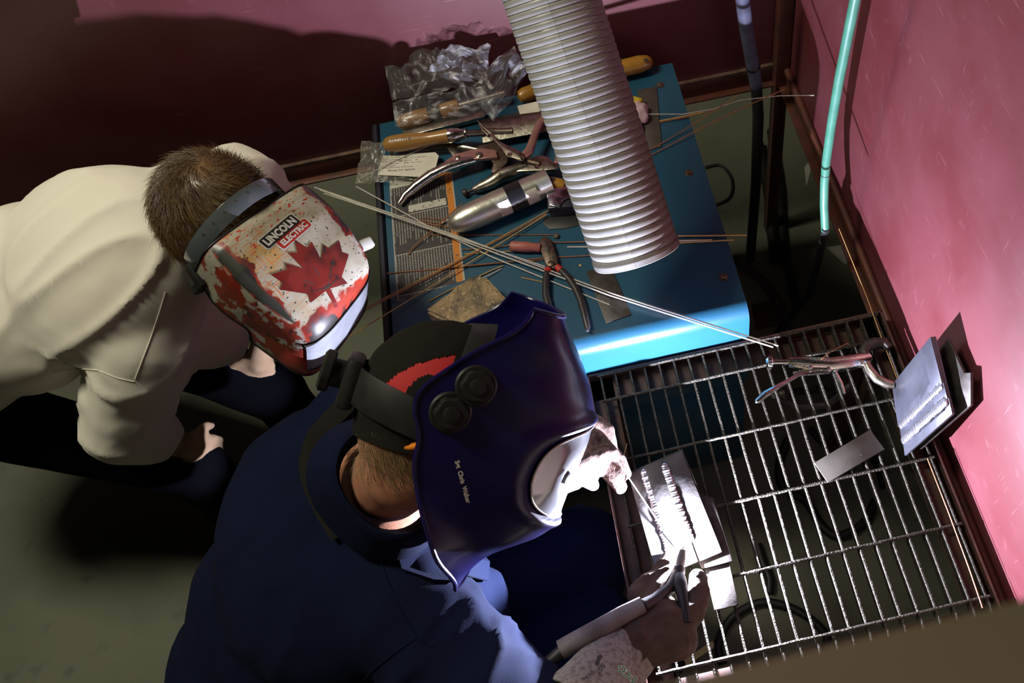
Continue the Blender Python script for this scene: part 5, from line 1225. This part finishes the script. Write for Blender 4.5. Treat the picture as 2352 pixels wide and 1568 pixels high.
# collar: a turned-down band round the neck
nd_ = (c7 - nk0).normalized(); u0 = (bk_ - nd_ * bk_.dot(nd_)).normalized(); v0 = nd_.cross(u0)
cc = lerp(nk0, c7, .52)
def collar(u, v):
    a = 2 * math.pi * u; up_h = [.052, .030, -.026, -.046][min(3, int(v * 3.999))] if False else None
    r_in = .060 * KB; k = v
    if k < .45: rr_, hh_ = r_in + .012 * k / .45, lerp(-.012, .040, k / .45)
    else: rr_, hh_ = lerp(r_in + .014, r_in + .042, (k - .45) / .55), lerp(.040, -.036, (k - .45) / .55)
    rr_ *= 1 + .07 * math.sin(3 * a + 1) ; hh_ += .010 * math.sin(a * 2 + .6)
    return cc + (u0 * math.cos(a) + v0 * math.sin(a)) * rr_ - nd_ * hh_
MB().grid(collar, 48, 12).build('collar', 'navy_cloth', wel, world=True, ang=80, solid=.003)
for px_, dz in (([(895, 1236), (985, 1245), (1052, 1290), (1050, 1344), (990, 1336), (925, 1312)], .010), ([(1052, 1290), (1092, 1262), (1118, 1300), (1112, 1338), (1060, 1330)], .010)):
    q = [on(cvb, x, y, dz + (.004 if k_ < 2 else 0)) for k_, (x, y) in enumerate(px_)]
    if all(p is not None for p in q):
        bm = bmesh.new(); f0 = bm.faces.new([bm.verts.new(p) for p in q]); bmesh.ops.triangulate(bm, faces=[f0]); m_ = MB(); bm.verts.index_update(); m_.v = [v.co.copy() for v in bm.verts]; m_.f = [tuple(v.index for v in f.verts) for f in bm.faces]; bm.free()
        m_.build('collar_point', 'navy_cloth', wel, world=True, solid=.003)
for f_ in (fR, fL):
    b = MB(); b.ell(f_ + V((.07, 0, -.005)), (.135, .048, .045)); b.ell(f_ + V((0, 0, .03)), (.055, .045, .05)); q = blob(b, .008, 5)
    for v in q.v: v.z = max(v.z, .001)
    q.build('boot', 'rubber', wel, world=True)
# cap with red side panel, band at the nape
b = MB(); b.ell((0, 0, 0), (.0935, .0800, .0985), None, 200, 130)
Lc = [V(p) for p in b.v]
cf = [f for f in b.f if sum(b.v[i].z + .10 * b.v[i].x for i in f) / len(f) > -.040]
RP = [(872, 893), (890, 872), (915, 853), (955, 832), (1000, 820), (1050, 810), (1044, 838), (1032, 868), (1005, 867), (985, 861), (965, 868), (948, 884), (932, 905), (900, 903)]
def in_red(p):      # outline measured on the photo, laid on the near side of the cap
    if p.y > 0: return False
    w_ = hcB + HBr @ p; q = RC.transposed() @ (w_ - CAM); x = PPX + FPX * q.x / -q.z; y = PPY - FPX * q.y / -q.z; ins = False
    for (xa, ya), (xb, yb) in zip(RP, RP[1:] + RP[:1]):
        if (ya > y) != (yb > y) and x < (xb - xa) * (y - ya) / (yb - ya) + xa: ins = not ins
    return ins
rv = [in_red(p) for p in b.v]; red = [f for f in cf if all(rv[i] for i in f)]; rs_ = set(red); rest = [f for f in cf if f not in rs_]
mm = MB(); mm.v = [hcB + HBr @ (p * (1 + .012 * noise.noise(p * 50))) for p in Lc]; mm.f = rest; cap_o = mm.build('cap', 'cap_black', wel, world=True, ang=80, solid=.002, label='black welding cap')
mm = MB(); mm.v = [hcB + HBr @ (p * .992) for p in Lc]; mm.f = red; mm.build('side_panel', 'cap_red', cap_o, world=True, ang=80, solid=.001, label='red panel of the cap')
def cuff(u, v):
    a = 2 * math.pi * u; return hcB + HBr @ V((.098 * math.cos(a), .079 * math.sin(a), -.062 - .010 * math.cos(a) + lerp(-.022, .012, v))) * 1.0
MB().grid(lambda u, v: hcB + HBr @ V((lerp(.084, .093, v) * math.cos(2 * math.pi * u), lerp(.072, .080, v) * math.sin(2 * math.pi * u), lerp(-.046, -.006, v) + .010 * math.cos(2 * math.pi * u) + .003 * noise.noise(V((u * 9, v * 2, 0))))), 48, 8).build('cap_band', 'cap_black', wel, world=True, ang=80, solid=.003)
# nape hair and ear plug
def nape(rnd):
    for _ in range(30):
        x = rnd.uniform(800, 1000); y = rnd.uniform(975, 1140)
        lim = 1095 - abs(x - 900) * .25 + rnd.gauss(0, 22)
        if y > lim: continue
        d = ray(x, y).normalized(); h = bvS.ray_cast(CAM, d, 3)
        if h[0] is None: continue
        n_ = h[1] if h[1].dot(d) < 0 else -h[1]; fl = RC @ V((.30, -1, 0)); fl = (fl - n_ * fl.dot(n_)).normalized(); return h[0], n_, fl
    return None
strands(nape, 3600, .013, .00032, 5, 2, .22, .3).build('nape_hair', 'hair_sand', wel, world=True, kind='stuff', ang=180)
q = [on(bvS, x, y, .003) for x, y in ((922, 1018), (935, 1022), (950, 1022), (972, 1019))]
if all(p is not None for p in q): MB().tube(q, [.004, .0055, .0055, .005], 10).build('ear_plug', 'orange_plug', wel, world=True)
# dark strap hanging from the back of the headgear over the collar
out = []
for (xa, ya), (xb, yb) in zip([(806, 925), (772, 962), (738, 1005), (722, 1060), (728, 1120), (752, 1175), (778, 1225)], [(772, 962), (738, 1005), (722, 1060), (728, 1120), (752, 1175), (778, 1225), (785, 1240)]):
    for k_ in range(5):
        q = on(cvb, lerp(xa, xb, k_ / 5), lerp(ya, yb, k_ / 5), .009)
        if q is not None and (not out or (q - out[-1]).length < .05): out.append(q)
MB().tube(out, [(.020 - .012 * (i / len(out)) ** 2, .0022) for i in range(len(out))], 8, flat=RC @ V((1, .1, 0))).build('neck_strap', 'cap_black', wel, world=True)
# ================================================================== HANDS AT WORK
def g_(x, y, z): return at(x, y, ZG + z)
def h_(x, y, z): return at(x, y, ZG + .012 + z * .62)
def chain(m, P, R_):
    for (a, b), (ra, rb) in zip(zip(P, P[1:]), zip(R_, R_[1:])): m.cap(a, b, ra, rb, 12)
# left glove: palm under the helmet, fingers reaching toward the arc, thumb and forefinger pinching the rod
b = MB()
w0, w1 = h_(1262, 1100, .10), h_(1310, 1082, .095)
pk = [h_(1352, 1010, .100), h_(1362, 1042, .088), h_(1362, 1070, .076), h_(1345, 1092, .068)]
b.cap(w0, w1, .036, .036)
for q in pk: b.cap(w1, q, .034, .019)
b.cap(pk[0], pk[1], .018, .017); b.cap(pk[1], pk[2], .017, .017); b.cap(pk[2], pk[3], .017, .016)
chain(b, [pk[0], h_(1366, 972, .112), h_(1393, 988, .100), h_(1403, 1018, .086)], [.0165, .0165, .0150, .0125])          # forefinger arching over
chain(b, [pk[1], h_(1398, 1030, .070), h_(1422, 1056, .060), h_(1436, 1086, .052)], [.0165, .0155, .0140, .0115])        # middle
chain(b, [pk[2], h_(1392, 1078, .054), h_(1412, 1100, .048), h_(1425, 1118, .042)], [.0160, .0155, .0145, .0125])        # ring
chain(b, [pk[3], h_(1352, 1104, .056), h_(1362, 1112, .048)], [.0155, .0150, .0120])                                     # little, curled in
chain(b, [h_(1318, 1068, .112), h_(1352, 1052, .116), h_(1382, 1046, .108), h_(1404, 1040, .094)], [.0210, .0190, .0160, .0125])  # thumb
gl = blob(b, .0032, 4); wrinkle(gl, lambda p, n: fold(p, V((.6, -.7, 0)).normalized(), 38, 1.0) * .0016 + noise.noise(p * 160) * .0004)
go = gl.build('glove', 'glove_pale', wel, world=True, ang=80, label='pale leather welding glove on the left hand')
MB().tube([lerp(w0, w1, -.25) , lerp(w0, w1, .05), lerp(w0, w1, .3)], [.046, .044, .040], 22).build('glove_cuff', 'glove_pale', wel, world=True)
cf_ = MB().tube([h_(1345, 962, .118), h_(1395, 1018, .092), h_(1412, 1046, .083), h_(1442, 1094, .066), h_(1500, 1180, .044), h_(1556, 1262, .020)], .0013, 6)
solo('filler_rod', cf_, 'steel_rod', 'slim filler rod held in the left glove, its tip at the arc', 'rod')

# right glove: back of the hand up, forefinger and thumb round the torch
b = MB()
w0, w1 = h_(1420, 1520, .098), h_(1468, 1462, .090)
b.cap(w0, w1, .040, .041)
pal = [h_(1500, 1398, .096), h_(1532, 1408, .100), h_(1560, 1432, .094), h_(1572, 1462, .082)]
for q in pal: b.cap(w1, q, .040, .023)
for a, c_ in zip(pal, pal[1:]): b.cap(a, c_, .023, .023)
b.cap(h_(1490, 1480, .088), h_(1545, 1470, .082), .036, .034)
chain(b, [pal[0], h_(1510, 1352, .078), h_(1526, 1312, .045), h_(1539, 1290, .026)], [.0215, .0195, .0180, .0150])      # forefinger over the torch
chain(b, [h_(1480, 1420, .085), h_(1468, 1368, .080), h_(1488, 1335, .068), h_(1512, 1326, .056)], [.021, .0180, .0165, .014])   # middle finger, lower, to the left
chain(b, [pal[2], h_(1592, 1400, .088), h_(1604, 1358, .072), h_(1602, 1326, .058)], [.0225, .0200, .0180, .0155])      # thumb on the right
chain(b, [h_(1500, 1440, .066), h_(1490, 1390, .054), h_(1512, 1360, .046)], [.020, .017, .014])                        # ring
chain(b, [h_(1520, 1455, .060), h_(1520, 1410, .048), h_(1536, 1385, .042)], [.019, .016, .013])                        # little
gl = blob(b, .0036, 5); wrinkle(gl, lambda p, n: fold(p, V((.8, .35, .1)).normalized(), 30, 4.0) * .0075 + noise.noise(p * 120) * .0005)
gl.build('glove', 'glove_brown', wel, world=True, ang=80, label='brown leather welding glove on the right hand')
gbv = gl.bvh()
# suede gauntlet
ga = [h_(1462, 1478, .090), h_(1430, 1510, .100), h_(1395, 1556, .125), h_(1362, 1602, .150), h_(1330, 1640, .170)]
gr = [.045, .052, .061, .068, .072]
gm = MB(); u_ = RC @ V((0, 0, 1)); N = 40; vs = []
for i in range(25):
    s_ = i / 24 * 4; k_ = min(3, int(s_)); c_ = lerp(ga[k_], ga[k_ + 1], s_ - k_); r_ = lerp(gr[k_], gr[k_ + 1], s_ - k_)
    f_ = R3((ga[4] - ga[0]).normalized(), u_)
    for j in range(N): an = 2 * math.pi * j / N; vs.append(c_ + f_ @ V((0, r_ * math.cos(an), r_ * .80 * math.sin(an))) * (1 + .03 * noise.noise(V((math.cos(an) * 2, math.sin(an) * 2, i * .2)))))
gm.add(vs, [(i * N + j, i * N + (j + 1) % N, (i + 1) * N + (j + 1) % N, (i + 1) * N + j) for i in range(24) for j in range(N)])
gtb = gm.bvh(); gt = gm.build('gauntlet', 'glove_suede', wel, world=True, ang=80, solid=.003, label='worn whitish suede gauntlet cuff with green print and marker writing')
def pxtext(s, x, y, rd, hpx, m_, nm, bold=0.0, ax='CENTER'):
    vs, fs = text(s, 1.0, bold, ax); r = V(rd).normalized(); up = V((r.y, -r.x)); out = []
    for p in vs:
        q = on(gtb, x + (r.x * p.x + up.x * p.y) * hpx * 1.35, y + (r.y * p.x + up.y * p.y) * hpx * 1.35, .0009)
        if q is None: return
        out.append(q)
    MB().add(out, fs).build(nm, m_, gt, world=True, smooth=False)
pxtext('DCO', 1440, 1547, (-.74, -.67), 16, 'print_white', 'print_halo', .09)
pxtext('DCO', 1440, 1547, (-.74, -.67), 16, 'print_green', 'print', .03)
pxtext('SGT', 1378, 1536, (-.62, .78), 11, 'ink', 'marker_writing'); pxtext('WAL', 1350, 1552, (-.70, .70), 11, 'ink', 'marker_writing')
vs = [on(gtb, x, y, .0008) for x, y in ((1366, 1526), (1372, 1508), (1380, 1502), (1384, 1508), (1378, 1516), (1374, 1528))]
if all(v is not None for v in vs): MB().add(vs, [tuple(range(6))]).build('ink_blot', 'ink', gt, world=True, smooth=False)
# torch
t = thing('welding_torch', 'black welding torch with a long back cap held in the right glove', 'torch', MX(h_(1562, 1330, .07)))
hd = h_(1558, 1318, .070)
MB().tube([hd + V((0, 0, 0)), h_(1560, 1328, .084), h_(1563, 1345, .100), h_(1568, 1372, .112), h_(1574, 1402, .118), h_(1579, 1430, .122)], [.0085, .0115, .0120, .0100, .0080, .0062], 16).build('back_cap', 'plastic_black', t, world=True)
MB().lathe([(-.010, .0100), (0, .0115), (.010, .0110), (.014, .0085)], MX(hd, R3(ARC + V((0, 0, .012)) - hd, UP)), 18).build('head', 'grip_black', t, world=True)
dt = (ARC + V((.0, 0, .010)) - hd); dl = dt.length
MB().lathe([(.012, .0082), (dl * .55, .0080), (dl * .86, .0058), (dl * .86, .0045)], MX(hd, R3(dt, UP)), 18).build('cup', 'sheath', t, world=True)
MB().lathe([(dl * .8, .0012), (dl * .98, .0012), (dl * 1.02, .0003)], MX(hd, R3(dt, UP)), 8).build('electrode', 'dark_steel', t, world=True)
hp = [hd + V((0, 0, .004)), h_(1540, 1350, .092), h_(1505, 1378, .122), h_(1478, 1390, .140)]
MB().tube(hp, [.0095, .0105, .0110, .0105], 14).build('handle', 'grip_black', t, world=True)
sp_ = [h_(1476, 1389, .140), h_(1430, 1412, .150), h_(1380, 1440, .155), h_(1330, 1468, .155), h_(1288, 1492, .152)]
MB().tube(sp_, [.0142, .0150, .0152, .0156, .0160], 18).build('cable_sheath', 'sheath', t, world=True)
MB().tube([h_(1300, 1486, .152), h_(1250, 1530, .145), h_(1200, 1580, .135), h_(1160, 1650, .09), V((-.20, -.70, .62)), V((-.17, -.71, .30)), V((-.08, -.68, .06)), V((.02, -.60, .012)), V((.16, -.55, .012))], .0105, 14).build('cable', 'rubber', t, world=True)
